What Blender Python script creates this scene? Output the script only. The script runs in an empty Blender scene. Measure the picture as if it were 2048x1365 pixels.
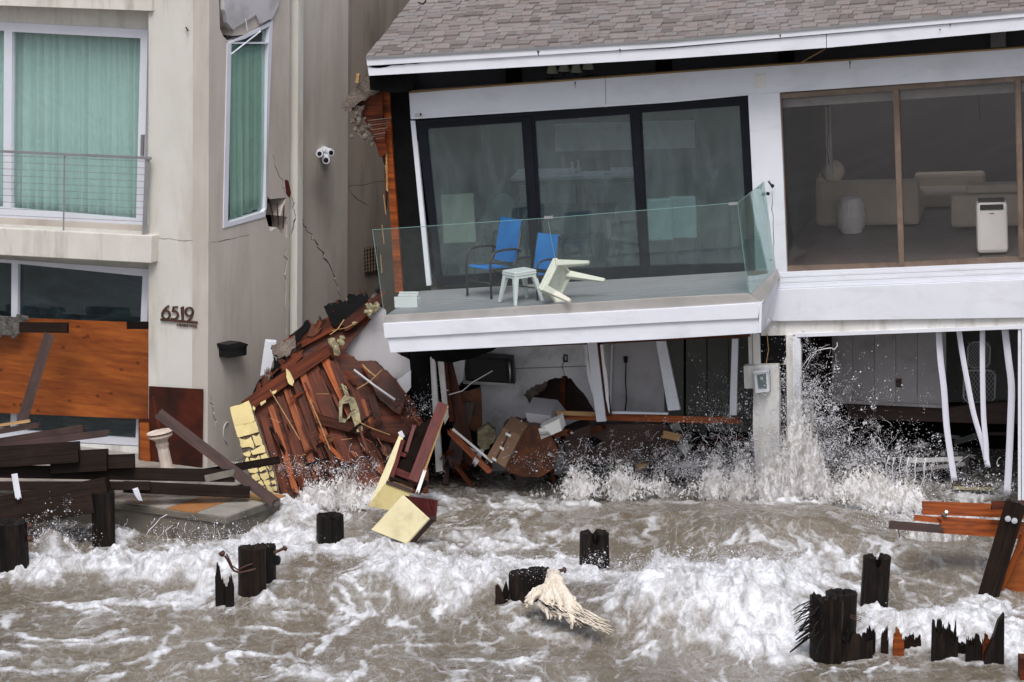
import bpy, bmesh, math, random
import numpy as np
from mathutils import Vector, Matrix
from mathutils.geometry import tessellate_polygon
random.seed(11)
rng = np.random.default_rng(5)
C = bpy.context.scene.collection
# ------------------------------------------------------------------ camera
CAMZ, DIST, PITCH, F = 10.2, 45.0, math.radians(10.5), 7425.0
cd = bpy.data.cameras.new('camera'); cam = bpy.data.objects.new('camera', cd); C.objects.link(cam)
cam.location = (0, -DIST, CAMZ); cam.rotation_euler = (math.pi/2 - PITCH, 0, 0)
cd.sensor_width = 36; cd.lens = F/2048*36; cd.clip_start = .5; cd.clip_end = 5000
bpy.context.scene.camera = cam
# ------------------------------------------------------------------ sky, sun, exposure
w = bpy.data.worlds.new('World'); bpy.context.scene.world = w; w.use_nodes = True
nt = w.node_tree; bg = nt.nodes['Background']
sky = nt.nodes.new('ShaderNodeTexSky'); sky.sky_type = 'NISHITA'; sky.sun_disc = False
SUN_EL, SUN_AZ = math.radians(55), math.radians(180)
sky.sun_elevation = SUN_EL; sky.sun_rotation = SUN_AZ; sky.dust_density = 4; sky.air_density = 1.0
hs = nt.nodes.new('ShaderNodeHueSaturation'); hs.inputs['Saturation'].default_value = .62
nt.links.new(sky.outputs[0], hs.inputs['Color']); nt.links.new(hs.outputs[0], bg.inputs[0])
bg.inputs[1].default_value = .11
ld = bpy.data.lights.new('sun', 'SUN'); ld.energy = 1.35; ld.angle = math.radians(25); ld.color = (1, .96, .92)
sun = bpy.data.objects.new('sun', ld); C.objects.link(sun)
sd = Vector((math.sin(SUN_AZ)*math.cos(SUN_EL), math.cos(SUN_AZ)*math.cos(SUN_EL), math.sin(SUN_EL)))
sun.rotation_euler = sd.to_track_quat('Z', 'Y').to_euler(); sun.location = (0, 0, 20)
vs = bpy.context.scene.view_settings
vs.view_transform = 'Standard'; vs.look = 'None'; vs.gamma = 1; vs.use_curve_mapping = False; vs.exposure = 0.47
# ------------------------------------------------------------------ geometry helpers
CP = Vector((0, -DIST, CAMZ)); FW = Vector((0, math.cos(PITCH), -math.sin(PITCH))); UP = Vector((0, math.sin(PITCH), math.cos(PITCH)))
def ray(px, py): return FW + Vector((1, 0, 0))*((px-1024)/F) - UP*((py-682.5)/F)
def W(px, py, Y):
    d = ray(px, py); return CP + d*((Y+DIST)/d.y)
def G(px, py, z=0.0):
    d = ray(px, py); return CP + d*((z-CAMZ)/d.z)
class Plane:
    def __init__(s, o, u, v):
        s.o = Vector(o); s.u = Vector(u).normalized(); n = s.u.cross(Vector(v)).normalized()
        s.v = n.cross(s.u).normalized()
        if n.dot(FW) > 0: n = -n
        s.n = n
    def px(s, x, y, off=0.0):
        d = ray(x, y); o = s.o + s.n*off
        return CP + d*((o-CP).dot(s.n)/d.dot(s.n))
    def mat(s, o):
        y = -s.n; z = s.u.cross(y)
        m = Matrix((s.u, y, z)).transposed().to_4x4(); m.translation = o; return m
def PY(Y): return Plane((0, Y, 0), (1, 0, 0), (0, 0, 1))
def P3(a, b, c): return Plane(a, b-a, c-a)
r_ = math.radians
K = W(413, 940, -.3); KE = W(417, 0, -.3)-K      # the near corner of the left house leans a little
LF = Plane(K, (math.cos(r_(30)), -math.sin(r_(30)), 0), KE)
LS = Plane(K, (math.cos(r_(60)), math.sin(r_(60)), 0), KE)
RH = Plane((0, 0, 0), (math.cos(r_(12)), -math.sin(r_(12)), 0), (0, 0, 1))
WM = {}
def _link(o, M, parent):
    C.objects.link(o)
    if parent is not None:
        o.parent = parent; o.matrix_local = WM[parent.name].inverted() @ M
    else: o.matrix_local = M
    WM[o.name] = M.copy()
def tag(o, label=None, cat=None, group=None, kind=None):
    if label: o['label'] = label
    if cat: o['category'] = cat
    if group: o['group'] = group
    if kind: o['kind'] = kind
    return o
def thing(name, label, cat, loc, group=None):
    o = bpy.data.objects.new(name, None); o.empty_display_size = .1
    _link(o, Matrix.Translation(Vector(loc)), None); return tag(o, label, cat, group)
class MB:
    def __init__(s): s.v = []; s.f = []
    def add(s, vs_, fs): b = len(s.v); s.v += [Vector(q) for q in vs_]; s.f += [tuple(b+i for i in f) for f in fs]; return s
    def box(s, a, b):
        x0, y0, z0 = a; x1, y1, z1 = b
        return s.add([(x0,y0,z0),(x1,y0,z0),(x1,y1,z0),(x0,y1,z0),(x0,y0,z1),(x1,y0,z1),(x1,y1,z1),(x0,y1,z1)],
                     [(0,3,2,1),(4,5,6,7),(0,1,5,4),(1,2,6,5),(2,3,7,6),(3,0,4,7)])
    def tube(s, pts, r, n=8, cap=True):
        pts = [Vector(p) for p in pts]; rs = r if isinstance(r, (list, tuple)) else [r]*len(pts); vs_ = []; fs = []
        up = None
        for i, p in enumerate(pts):
            t = (pts[min(i+1, len(pts)-1)] - pts[max(i-1, 0)]).normalized()
            if up is None: up = Vector((0, 0, 1)) if abs(t.z) < .9 else Vector((1, 0, 0))
            a = t.cross(up).normalized(); b = a.cross(t).normalized(); up = b
            for k in range(n):
                q = 2*math.pi*k/n; vs_.append(p + (a*math.cos(q) + b*math.sin(q))*rs[i])
        for i in range(len(pts)-1):
            for k in range(n):
                fs.append((i*n+k, i*n+(k+1) % n, (i+1)*n+(k+1) % n, (i+1)*n+k))
        if cap: fs += [tuple(range(n))[::-1], tuple(range((len(pts)-1)*n, len(pts)*n))]
        return s.add(vs_, fs)
    def poly(s, pts2, y0, y1, holes=()):
        """outline in local x-z, extruded along local y"""
        loops = [[Vector((p[0], p[1], 0)) for p in pts2]] + [[Vector((p[0], p[1], 0)) for p in h] for h in holes]
        tris = tessellate_polygon(loops); flat = [q for l in loops for q in l]; n = len(flat)
        vs_ = [(q.x, y0, q.y) for q in flat] + [(q.x, y1, q.y) for q in flat]; fs = []
        for t in tris:
            fs.append(tuple(t)); fs.append(tuple(i+n for i in reversed(t)))
        b = 0
        for l in loops:
            m = len(l)
            for i in range(m): fs.append((b+i, b+(i+1) % m, n+b+(i+1) % m, n+b+i))
            b += m
        return s.add(vs_, fs)
    def mesh(s, name='m', smooth=False):
        me = bpy.data.meshes.new(name); me.from_pydata([tuple(q) for q in s.v], [], s.f)
        bm = bmesh.new(); bm.from_mesh(me); bmesh.ops.recalc_face_normals(bm, faces=bm.faces); bm.to_mesh(me); bm.free()
        if smooth: me.polygons.foreach_set('use_smooth', [True]*len(me.polygons))
        return me
def part(name, mb, m, parent, M=None, label=None, kind=None, bevel=0, smooth=False):
    me = mb.mesh(name, smooth) if isinstance(mb, MB) else mb
    if not me.materials: me.materials.append(m)
    o = bpy.data.objects.new(name, me)
    _link(o, M if M is not None else Matrix.Identity(4), parent)
    if bevel:
        b = o.modifiers.new('bevel', 'BEVEL'); b.width = bevel; b.segments = 2; b.limit_method = 'ANGLE'
    return tag(o, label, None, None, kind)
def wpart(name, mb, m, parent, **k):
    """mesh given in world coordinates"""
    M = WM[parent.name] if parent is not None else Matrix.Identity(4)
    if parent is None and mb.v:
        c = sum(mb.v, Vector())/len(mb.v); M = Matrix.Translation(c)
    inv = M.inverted(); mb.v = [inv @ q for q in mb.v]
    return part(name, mb, m, parent, M, **k)
def slab(name, pl, pts, m, parent, off=0.0, th=.1, holes=(), label=None, bevel=0, kind=None):
    P = [pl.px(x, y, off) for x, y in pts]
    c = sum(P, Vector())/len(P); M = pl.mat(c); inv = M.inverted()
    loc = lambda q: ((inv @ q).x, (inv @ q).z)
    mb = MB().poly([loc(q) for q in P], 0, th, [[loc(pl.px(x, y, off)) for x, y in h] for h in holes])
    return part(name, mb, m, parent, M, label=label, bevel=bevel, kind=kind)
def prism3(name, pts, vec, m, parent, label=None, bevel=0):
    pts = [Vector(p) for p in pts]; vec = Vector(vec); n = len(pts)
    mb = MB().add(pts + [p+vec for p in pts], [tuple(range(n)), tuple(range(2*n-1, n-1, -1))] + [(i, (i+1) % n, n+(i+1) % n, n+i) for i in range(n)])
    return wpart(name, mb, m, parent, label=label, bevel=bevel)
def beam(name, A, B, wd, t, m, parent, jag=(0, 0), facing=None, bevel=.004, label=None, warp=0):
    """a board from A to B, width wd across the view, thickness t away from the viewer, ends broken by jag metres"""
    A = Vector(A); B = Vector(B); x = (B-A).normalized(); L = (B-A).length
    f = Vector(facing) if facing else ((A+B)/2-CP).normalized()
    z = x.cross(f).normalized()
    y = z.cross(x).normalized()
    M = Matrix((x, y, z)).transposed().to_4x4(); M.translation = A
    pts = []; k = 9; R = random.Random(int(abs(A.x*1000)+abs(A.z*777)))
    if jag[1]: pts += [(L + (R.random()-.6)*jag[1]*(1.6 if i % 2 else .4), -wd/2+wd*i/k) for i in range(k+1)]
    else: pts += [(L, -wd/2), (L, wd/2)]
    if jag[0]: pts += [((R.random()-.4)*jag[0]*(1.6 if i % 2 else .4), wd/2-wd*i/k) for i in range(k+1)]
    else: pts += [(0, wd/2), (0, -wd/2)]
    return part(name, MB().poly(pts, 0, t), m, parent, M, label=label, bevel=bevel if not (jag[0] or jag[1]) else 0)
def bpx(name, p, q, wpx, Y0, Y1, t, m, parent, jag=(0, 0), **k):
    A = W(p[0], p[1], Y0); B = W(q[0], q[1], Y1)
    return beam(name, A, B, wpx/F*(A-CP).length, t, m, parent, jag=jag, **k)
# ------------------------------------------------------------------ materials
def mk(name):
    m = bpy.data.materials.new(name); m.use_nodes = True; t = m.node_tree
    return m, t, t.nodes, t.links, t.nodes['Principled BSDF']
def noise(N, L, co, scale, detail=5, rough=.55, dist=0.0, typ=None):
    n = N.new('ShaderNodeTexNoise'); n.inputs['Scale'].default_value = scale; n.inputs['Detail'].default_value = detail
    n.inputs['Roughness'].default_value = rough; n.inputs['Distortion'].default_value = dist
    if typ: n.noise_type = typ
    L.new(co, n.inputs['Vector']); return n.outputs[0]
def ramp(N, L, src, stops):
    r = N.new('ShaderNodeValToRGB'); L.new(src, r.inputs[0]); e = r.color_ramp.elements
    while len(e) > 1: e.remove(e[-1])
    for i, (p, c) in enumerate(stops):
        q = e[0] if i == 0 else e.new(p)
        q.position = p; q.color = (c, c, c, 1) if isinstance(c, (int, float)) else (*c, 1)
    return r.outputs[0]
def mapped(N, L, s, loc=(0, 0, 0)):
    tc = N.new('ShaderNodeTexCoord'); mp = N.new('ShaderNodeMapping'); mp.inputs['Scale'].default_value = s
    mp.inputs['Location'].default_value = loc
    L.new(tc.outputs['Object'], mp.inputs[0]); return mp.outputs[0]
def mixc(N, L, f, a, b, mode='MIX'):
    x = N.new('ShaderNodeMix'); x.data_type = 'RGBA'; x.blend_type = mode
    for s, v in ((0, f), (6, a), (7, b)):
        if hasattr(v, 'is_linked'): L.new(v, x.inputs[s])
        elif isinstance(v, (int, float)): x.inputs[s].default_value = v
        else: x.inputs[s].default_value = (*v, 1)
    return x.outputs[2]
def matte(name, col, col2=None, rough=.7, scale=3, stretch=(1, 1, 1), stain=None, stain_amt=.5, stain_scale=1.2, stain_stretch=(1, 1, 1),
          stain_lo=.5, stain_hi=.72, bump=.3, bscale=60, spec=.4, metal=0, rand=.0, lo=.35, hi=.65, bdist=.004, knots=0):
    m, t, N, L, B = mk(name); col2 = col2 or tuple(c*.75 for c in col)
    tcn = N.new('ShaderNodeObjectInfo')
    tc = N.new('ShaderNodeTexCoord'); off = N.new('ShaderNodeVectorMath'); off.operation = 'ADD'
    rm = N.new('ShaderNodeMath'); rm.operation = 'MULTIPLY'; rm.inputs[1].default_value = 37.0
    L.new(tcn.outputs['Random'], rm.inputs[0]); L.new(tc.outputs['Object'], off.inputs[0]); L.new(rm.outputs[0], off.inputs[1])
    def mp(s):
        q = N.new('ShaderNodeMapping'); q.inputs['Scale'].default_value = s; L.new(off.outputs[0], q.inputs[0]); return q.outputs[0]
    c = mixc(N, L, ramp(N, L, noise(N, L, mp(stretch), scale, 7, .6, .3), [(lo, 0.0), (hi, 1.0)]), col, col2)
    if stain:
        f = ramp(N, L, noise(N, L, mp(stain_stretch), stain_scale, 6, .65, .4), [(stain_lo, 0.0), (stain_hi, stain_amt)])
        c = mixc(N, L, f, c, stain)
    if knots:
        v = N.new('ShaderNodeTexVoronoi'); v.inputs['Scale'].default_value = knots; L.new(mp((1, 1, 1.6)), v.inputs[0])
        c = mixc(N, L, ramp(N, L, v.outputs['Distance'], [(.04, .85), (.16, 0.0)]), c, tuple(q*.25 for q in col2))
    if rand:
        hv = N.new('ShaderNodeHueSaturation'); ma = N.new('ShaderNodeMath'); ma.operation = 'MULTIPLY_ADD'
        ma.inputs[1].default_value = rand*2; ma.inputs[2].default_value = 1-rand
        L.new(tcn.outputs['Random'], ma.inputs[0]); L.new(ma.outputs[0], hv.inputs['Value']); L.new(c, hv.inputs['Color']); c = hv.outputs[0]
    L.new(c, B.inputs['Base Color']); B.inputs['Roughness'].default_value = rough; B.inputs['Metallic'].default_value = metal
    B.inputs['Specular IOR Level'].default_value = spec
    if bump:
        b = N.new('ShaderNodeBump'); b.inputs['Strength'].default_value = bump; b.inputs['Distance'].default_value = bdist
        bs = stretch if max(stretch) > 1.01 or min(stretch) < .99 else (1, 1, 1)
        L.new(noise(N, L, mp(bs), bscale, 4, .6), b.inputs['Height']); L.new(b.outputs[0], B.inputs['Normal'])
    return m
def flat(name, col, rough=.5, spec=.5, metal=0):
    m, t, N, L, B = mk(name); B.inputs['Base Color'].default_value = (*col, 1); B.inputs['Roughness'].default_value = rough
    B.inputs['Specular IOR Level'].default_value = spec; B.inputs['Metallic'].default_value = metal; return m
def glass(name, tint, film=.12, filmcol=(.45, .5, .48), gloss=.10, streak=(1, 1, 1), ior=1.5):
    m, t, N, L, B = mk(name); N.remove(B); out = [n for n in N if n.type == 'OUTPUT_MATERIAL'][0]
    tr = N.new('ShaderNodeBsdfTransparent'); tr.inputs[0].default_value = (*tint, 1)
    gl = N.new('ShaderNodeBsdfGlossy'); gl.inputs['Roughness'].default_value = .03
    di = N.new('ShaderNodeBsdfDiffuse'); di.inputs[0].default_value = (*filmcol, 1)
    lw = N.new('ShaderNodeLayerWeight'); lw.inputs[0].default_value = .5
    pw = N.new('ShaderNodeMath'); pw.operation = 'POWER'; pw.inputs[1].default_value = 4; L.new(lw.outputs['Facing'], pw.inputs[0])
    ad = N.new('ShaderNodeMath'); ad.operation = 'MULTIPLY_ADD'; ad.inputs[1].default_value = .8; ad.inputs[2].default_value = gloss+.03; L.new(pw.outputs[0], ad.inputs[0])
    m1 = N.new('ShaderNodeMixShader'); L.new(ad.outputs[0], m1.inputs[0]); L.new(tr.outputs[0], m1.inputs[1]); L.new(gl.outputs[0], m1.inputs[2])
    f = ramp(N, L, noise(N, L, mapped(N, L, streak), 1.6, 9, .68, 1.6), [(.32, film*.25), (.50, film*.9), (.72, film*2.2)])
    m2 = N.new('ShaderNodeMixShader'); L.new(f, m2.inputs[0]); L.new(m1.outputs[0], m2.inputs[1]); L.new(di.outputs[0], m2.inputs[2])
    L.new(m2.outputs[0], out.inputs[0]); return m
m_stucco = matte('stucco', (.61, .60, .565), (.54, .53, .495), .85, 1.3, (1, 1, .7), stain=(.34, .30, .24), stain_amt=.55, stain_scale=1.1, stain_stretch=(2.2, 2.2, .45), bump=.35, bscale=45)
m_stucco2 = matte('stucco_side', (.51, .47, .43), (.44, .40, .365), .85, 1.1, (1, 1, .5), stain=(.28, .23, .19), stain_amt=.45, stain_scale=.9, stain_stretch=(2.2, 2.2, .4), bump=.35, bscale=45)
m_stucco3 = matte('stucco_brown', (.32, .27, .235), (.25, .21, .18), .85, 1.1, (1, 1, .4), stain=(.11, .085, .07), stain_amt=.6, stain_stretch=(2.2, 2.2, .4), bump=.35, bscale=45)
m_ledge = matte('ledge_plaster', (.64, .62, .58), (.56, .54, .50), .85, 2, stain=(.22, .2, .16), stain_amt=.5, stain_scale=2, stain_stretch=(2, 2, .5))
m_white = matte('white_paint', (.68, .70, .77), (.63, .655, .725), .55, 2, stain=(.40, .39, .38), stain_amt=.4, stain_scale=3.2, stain_stretch=(.6, 1, 1.6), stain_lo=.52, stain_hi=.8, bump=.12, bscale=25)
m_white2 = matte('weathered_white', (.74, .74, .74), (.64, .63, .60), .7, 3, stain=(.25, .22, .17), stain_amt=.6, stain_scale=2, stain_stretch=(2, 2, .4), bump=.25)
m_alu = matte('white_aluminium', (.66, .68, .76), (.62, .64, .72), .4, 2, bump=0, stain=(.4, .4, .42), stain_amt=.3)
m_blackf = matte('dark_door_frame', (.008, .010, .016), (.006, .007, .011), .5, 4, bump=0, spec=.15)
m_bronze = matte('bronze_frame', (.17, .125, .10), (.12, .085, .065), .45, 5, bump=0, stain=(.28, .2, .15), stain_amt=.5, stain_scale=6)
m_tar = matte('tar_paper', (.006, .006, .007), (.003, .003, .0035), .8, 4, bump=.5, bscale=14, bdist=.015, spec=.1)
m_grey = matte('grey_metal', (.30, .30, .31), (.24, .24, .25), .38, 3, metal=.5, bump=0)
m_shoe = matte('rail_shoe', (.42, .40, .39), (.34, .33, .32), .4, 2, metal=.35, stain=(.6, .6, .6), stain_amt=.4, bump=0)
m_deck = matte('deck_board', (.30, .30, .32), (.24, .24, .26), .5, 3, stretch=(.3, 3, 3), bump=.2)
m_ply = matte('wet_plywood', (.40, .115, .022), (.22, .052, .012), .42, 5, stretch=(.35, 1, 3.2), spec=.3, stain=(.085, .02, .006), stain_amt=.85, stain_scale=.8, stain_stretch=(.55, 1, 1.8), stain_lo=.4, stain_hi=.72, bump=.15, knots=3.6)
m_plyd = matte('stained_plywood', (.075, .014, .006), (.022, .005, .003), .45, 3, spec=.25, stain=(.02, .008, .006), stain_amt=.9, stain_scale=1.5, bump=.15)
m_orange = matte('wet_orange_lumber', (.36, .085, .012), (.15, .028, .005), .45, 6, spec=.25, stretch=(.3, 5, 5), stain=(.06, .014, .006), stain_amt=.85, stain_scale=3, stain_stretch=(.5, 2, 2), bump=.25, bscale=30, rand=.25)
m_red = matte('redwood_board', (.12, .024, .006), (.030, .006, .002), .5, 5, spec=.2, stretch=(.3, 5, 5), stain=(.018, .005, .004), stain_amt=.85, stain_scale=2, bump=.25, bscale=30, rand=.4)
m_maroon = matte('maroon_paint', (.12, .022, .020), (.065, .012, .012), .5, spec=.25, scale=5, bscale=30, stretch=(.3, 5, 5), stain=(.03, .01, .01), stain_amt=.7, stain_scale=3, bump=.3)
m_dark = matte('wet_dark_timber', (.018, .0105, .0075), (.006, .004, .003), .5, 5, stretch=(.25, 6, 6), stain=(.025, .013, .010), stain_amt=.5, stain_scale=3, bump=.5, bscale=9, bdist=.006, spec=.10, rand=.3)
m_pile = matte('pile_wood', (.010, .007, .006), (.003, .0025, .0025), .5, 6, stretch=(5, 5, .3), stain=(.035, .022, .016), stain_amt=.7, stain_scale=4, stain_stretch=(2, 2, .4), bump=.8, bscale=10, bdist=.012, spec=.16)
m_brown = matte('brown_board', (.060, .034, .030), (.036, .021, .019), .5, 5, spec=.25, stretch=(.3, 5, 5), stain=(.015, .010, .009), stain_amt=.7, stain_scale=2, bump=.35, bscale=25, rand=.2)
m_orange2 = matte('wet_veneer', (.15, .045, .014), (.06, .018, .007), .45, 5, spec=.3, stain=(.02, .010, .007), stain_amt=.9, stain_scale=3, bump=.3)
m_conc = matte('wet_concrete', (.17, .15, .125), (.10, .09, .075), .6, 3, stain=(.04, .036, .03), stain_amt=.8, stain_scale=1.4, bump=.5, bscale=30, bdist=.01)
m_tile = matte('patio_tile', (.36, .34, .31), (.27, .255, .23), .35, 3, stain=(.15, .13, .10), stain_amt=.6, rand=.1)
m_tileo = matte('terracotta_tile', (.42, .20, .08), (.32, .14, .05), .35, 3)
m_yellow = matte('yellow_stucco', (.66, .55, .27), (.56, .46, .22), .8, 4, stain=(.30, .25, .13), stain_amt=.45, stain_scale=3, bump=.8, bscale=40, bdist=.006)
m_yellow_shade = matte('shaded_yellow_board', (.50, .42, .20), (.42, .35, .16), .8, 4, stain=(.24, .19, .10), stain_amt=.6, stain_scale=3, bump=.7, bscale=40, bdist=.005)  # yellow darkened: the shade on the box's end face is put into its colour
m_yellow2 = matte('pale_yellow_paint', (.76, .69, .44), (.68, .61, .38), .7, 4, stain=(.36, .31, .20), stain_amt=.6, stain_scale=4, stain_lo=.54, stain_hi=.8, bump=.35, bscale=40)
m_dry = matte('grey_drywall', (.50, .49, .52), (.43, .42, .45), .8, 2, stain=(.2, .18, .17), stain_amt=.5, stain_scale=2, bump=.1)
m_plaster = matte('kitchen_plaster', (.80, .80, .84), (.70, .70, .74), .8, 3, stain=(.18, .16, .15), stain_amt=.6, stain_scale=3.5, stain_lo=.52, stain_hi=.8, bump=.3)
m_mortar = matte('torn_mortar', (.20, .165, .14), (.08, .06, .05), .9, 9, bump=1, bscale=30, bdist=.03)
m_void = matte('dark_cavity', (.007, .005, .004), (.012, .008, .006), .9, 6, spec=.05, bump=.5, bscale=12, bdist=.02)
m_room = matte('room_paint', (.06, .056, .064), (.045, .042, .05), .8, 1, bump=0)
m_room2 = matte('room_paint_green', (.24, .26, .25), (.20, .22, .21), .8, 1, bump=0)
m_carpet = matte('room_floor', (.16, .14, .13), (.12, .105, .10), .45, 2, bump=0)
m_panel = matte('grey_wall_panel', (.34, .33, .34), (.29, .28, .29), .7, 2, stain=(.08, .07, .07), stain_amt=.5, bump=.1)
m_gpanel = matte('green_grey_panel', (.10, .105, .10), (.075, .08, .075), .6, 2, bump=.1)
m_blue = matte('blue_sling', (.02, .155, .43), (.012, .115, .34), .75, 3, bump=.4, bscale=120, bdist=.002, spec=.2)
m_frame = flat('dark_chair_frame', (.02, .016, .018), .4)
m_plastic = matte('white_plastic', (.74, .71, .62), (.67, .64, .55), .4, 3, bump=0)
m_plastic2 = matte('pale_blue_plastic', (.70, .72, .72), (.63, .65, .65), .4, 3, bump=0)
m_cream = matte('cream_fabric', (.62, .64, .50), (.54, .56, .43), .8, 3, bump=.1)
m_sofa = matte('beige_sofa', (.62, .55, .45), (.54, .47, .385), .9, 2, bump=.2)
m_appl = matte('appliance_white', (.92, .92, .90), (.85, .85, .83), .4, 2, bump=0)
m_aqua = matte('aqua_lacquer', (.24, .33, .33), (.21, .29, .29), .5, 2, bump=0)
m_black = flat('black_plastic', (.010, .010, .011), .4, .2)
m_card = matte('cardboard', (.22, .13, .08), (.17, .10, .06), .8, 3, stain=(.09, .05, .03), stain_amt=.5, bump=.2)
m_rust = matte('rusty_iron', (.09, .035, .022), (.035, .016, .012), .7, 20, bump=.8, bscale=60)
m_steel = flat('galvanised_steel', (.45, .46, .48), .35, metal=.8)
m_cloth = matte('tattered_cloth', (.76, .70, .61), (.62, .54, .44), .9, 5, stretch=(3, 3, .6), stain=(.22, .15, .10), stain_amt=.5, stain_scale=4, stain_lo=.6, stain_hi=.75, bump=.6, bscale=30, bdist=.012)
m_tarp = matte('grey_rug', (.14, .135, .125), (.05, .048, .045), .95, 12, bump=1, bscale=30, bdist=.03)
m_insul = matte('insulation', (.40, .36, .22), (.16, .14, .09), .95, 10, bump=1, bscale=25, bdist=.03)
m_stone = matte('cast_stone', (.74, .62, .54), (.52, .43, .37), .7, 5, stain=(.3, .2, .16), stain_amt=.5, stain_scale=4, bump=.3)
m_blind = matte('vinyl_blind', (.62, .63, .72), (.58, .59, .68), .5, 2, bump=0)
m_splint = matte('fresh_split_wood', (.42, .26, .11), (.30, .17, .07), .7, 6, stretch=(.3, 4, 4), bump=.3)
g_win = glass('window_glass', (.90, .97, .95), .05, (.35, .42, .42), .03)
g_dark = glass('lower_window_glass', (.30, .38, .41), .12, (.16, .24, .27), .04, (.8, 1, 2))
g_door = glass('door_glass', (.84, .91, .92), .085, (.22, .29, .31), .035, (1.5, 1, .5))
g_bronze = glass('bronze_glass', (.93, .92, .92), .014, (.12, .12, .14), .012)
g_rail = glass('railing_glass', (.955, .985, .98), .012, (.4, .5, .5), .0, ior=1.3)
g_edge = glass('side_railing_glass', (.72, .88, .85), .08, (.45, .62, .6), .03)
# shingles take a shade each, by object and by island
def shingle_mat():
    m, t, N, L, B = mk('asphalt_shingle')
    oi = N.new('ShaderNodeObjectInfo'); ge = N.new('ShaderNodeNewGeometry'); a = N.new('ShaderNodeMath'); a.operation = 'ADD'
    L.new(oi.outputs['Random'], a.inputs[0]); L.new(ge.outputs['Random Per Island'], a.inputs[1])
    fr = N.new('ShaderNodeMath'); fr.operation = 'FRACT'; L.new(a.outputs[0], fr.inputs[0])
    c = ramp(N, L, fr.outputs[0], [(0, (.13, .11, .108)), (.3, (.215, .183, .178)), (.6, (.265, .23, .223)), (.85, (.22, .21, .213)), (1, (.28, .23, .21))])
    tc = N.new('ShaderNodeTexCoord')
    c = mixc(N, L, ramp(N, L, noise(N, L, tc.outputs['Object'], 150, 2), [(.35, 0.0), (.65, .45)]), c, (.10, .08, .075))
    ab = N.new('ShaderNodeVectorMath'); ab.operation = 'ADD'; L.new(ge.outputs['Position'], ab.inputs[0])
    c = mixc(N, L, ramp(N, L, noise(N, L, ab.outputs[0], .7, 4), [(.5, 0.0), (.75, .35)]), c, (.33, .33, .35))
    L.new(c, B.inputs['Base Color']); B.inputs['Roughness'].default_value = .9
    b = N.new('ShaderNodeBump'); b.inputs['Strength'].default_value = .5; b.inputs['Distance'].default_value = .004
    L.new(noise(N, L, tc.outputs['Object'], 200, 2), b.inputs['Height']); L.new(b.outputs[0], B.inputs['Normal'])
    return m
m_shingle = shingle_mat()
def jline(pts, amp=2.0, n=5, seed=1):
    """polyline in pixels with ragged points between its corners"""
    R = random.Random(seed); out = []
    for a, b in zip(pts[:-1], pts[1:]):
        for i in range(n):
            t = i/n; out.append((a[0]+(b[0]-a[0])*t+(R.random()-.5)*amp*(i > 0)*2, a[1]+(b[1]-a[1])*t+(R.random()-.5)*amp*(i > 0)*2))
    out.append(pts[-1]); return out
def crackpoly(pts, wd=1.6, seed=1, n=5):
    """thin jagged hole following a polyline in pixels"""
    l = jline(pts, wd*1.2, n, seed); R = random.Random(seed+9); m = len(l)
    left = []; right = []
    for i, p in enumerate(l):
        q = l[min(i+1, m-1)]; o = l[max(i-1, 0)]; dx, dy = q[0]-o[0], q[1]-o[1]; h = math.hypot(dx, dy) or 1
        ww = wd*(.35+.65*math.sin(math.pi*(i+.5)/m))*(.6+.8*R.random())/2
        left.append((p[0]-dy/h*ww, p[1]+dx/h*ww)); right.append((p[0]+dy/h*ww, p[1]-dx/h*ww))
    return left + right[::-1]
# ================================================================== LEFT HOUSE
H1 = thing('stucco_house', 'pale stucco beach house with aqua curtains and the house number 6519', 'house', (-5.2, 1.2, 0))
slab('front_wall', LF, [(297,-60),(417,-60),(416,484),(413,640),(411,780),(413,945),(297,945)], m_stucco, H1, 0, .2,
     holes=[crackpoly([(405,692),(399,735),(403,770)], 1.6, 3), crackpoly([(303,476),(350,480),(410,484.5)], 1.3, 4, 6)])
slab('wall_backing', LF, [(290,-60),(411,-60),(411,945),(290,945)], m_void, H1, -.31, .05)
# bay wall with two openings
slab('bay_wall', LF, [(-200,-10),(310,-10),(310,1000),(-200,1000)], m_stucco, H1, -.30, .2,
     holes=[[(-190,38),(294,62),(284,450),(-190,428)], [(-190,508),(298,541),(280,886),(-190,866)]])
slab('roof_slab', LF, [(-200,-70),(306,-70),(303,22),(-200,4)], m_ledge, H1, .06, 1.2)
slab('balcony_slab', LF, [(-200,446),(303,472),(301,527),(-200,500)], m_ledge, H1, .16, 1.0, bevel=.01)
slab('balcony_curb', LF, [(-200,425),(297,452),(297,474),(-200,450)], m_stucco2, H1, -.18, .15)
slab('soffit_band', LF, [(-200,2),(300,20),(297,62),(-200,40)], m_ledge, H1, -.27, .05)
def frame_ring(pl, outer, inner, m, parent, off, th, name='frame', more=()):
    return slab(name, pl, outer, m, parent, off, th, holes=[inner]+list(more), bevel=0)
wn = slab('window', LF, [(-200,34),(296,60),(286,456),(-200,431)], m_alu, H1, -.24, .08,
     holes=[[(24,64),(281,77),(272,438),(22,417)], [(-190,54),(8,62),(6,415),(-190,402)]])
slab('pane', LF, [(24,64),(281,77),(272,438),(22,417)], g_win, wn, -.29, .006)
slab('pane', LF, [(-190,54),(8,62),(6,415),(-190,402)], g_win, wn, -.29, .006)
slab('handle', LF, [(281.5,270),(287,270),(286,311),(280.5,311)], m_grey, wn, -.21, .03)
slab('sash', LF, [(-200,427),(285,452),(285,457),(-200,432)], m_alu, wn, -.20, .05)
w2 = slab('window', LF, [(-200,505),(300,539),(281,892),(-200,866)], m_alu, H1, -.25, .08,
     holes=[[(36,528),(285,553),(271,877),(33,860)], [(-190,512),(23,527),(21,858),(-190,845)]])
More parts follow.
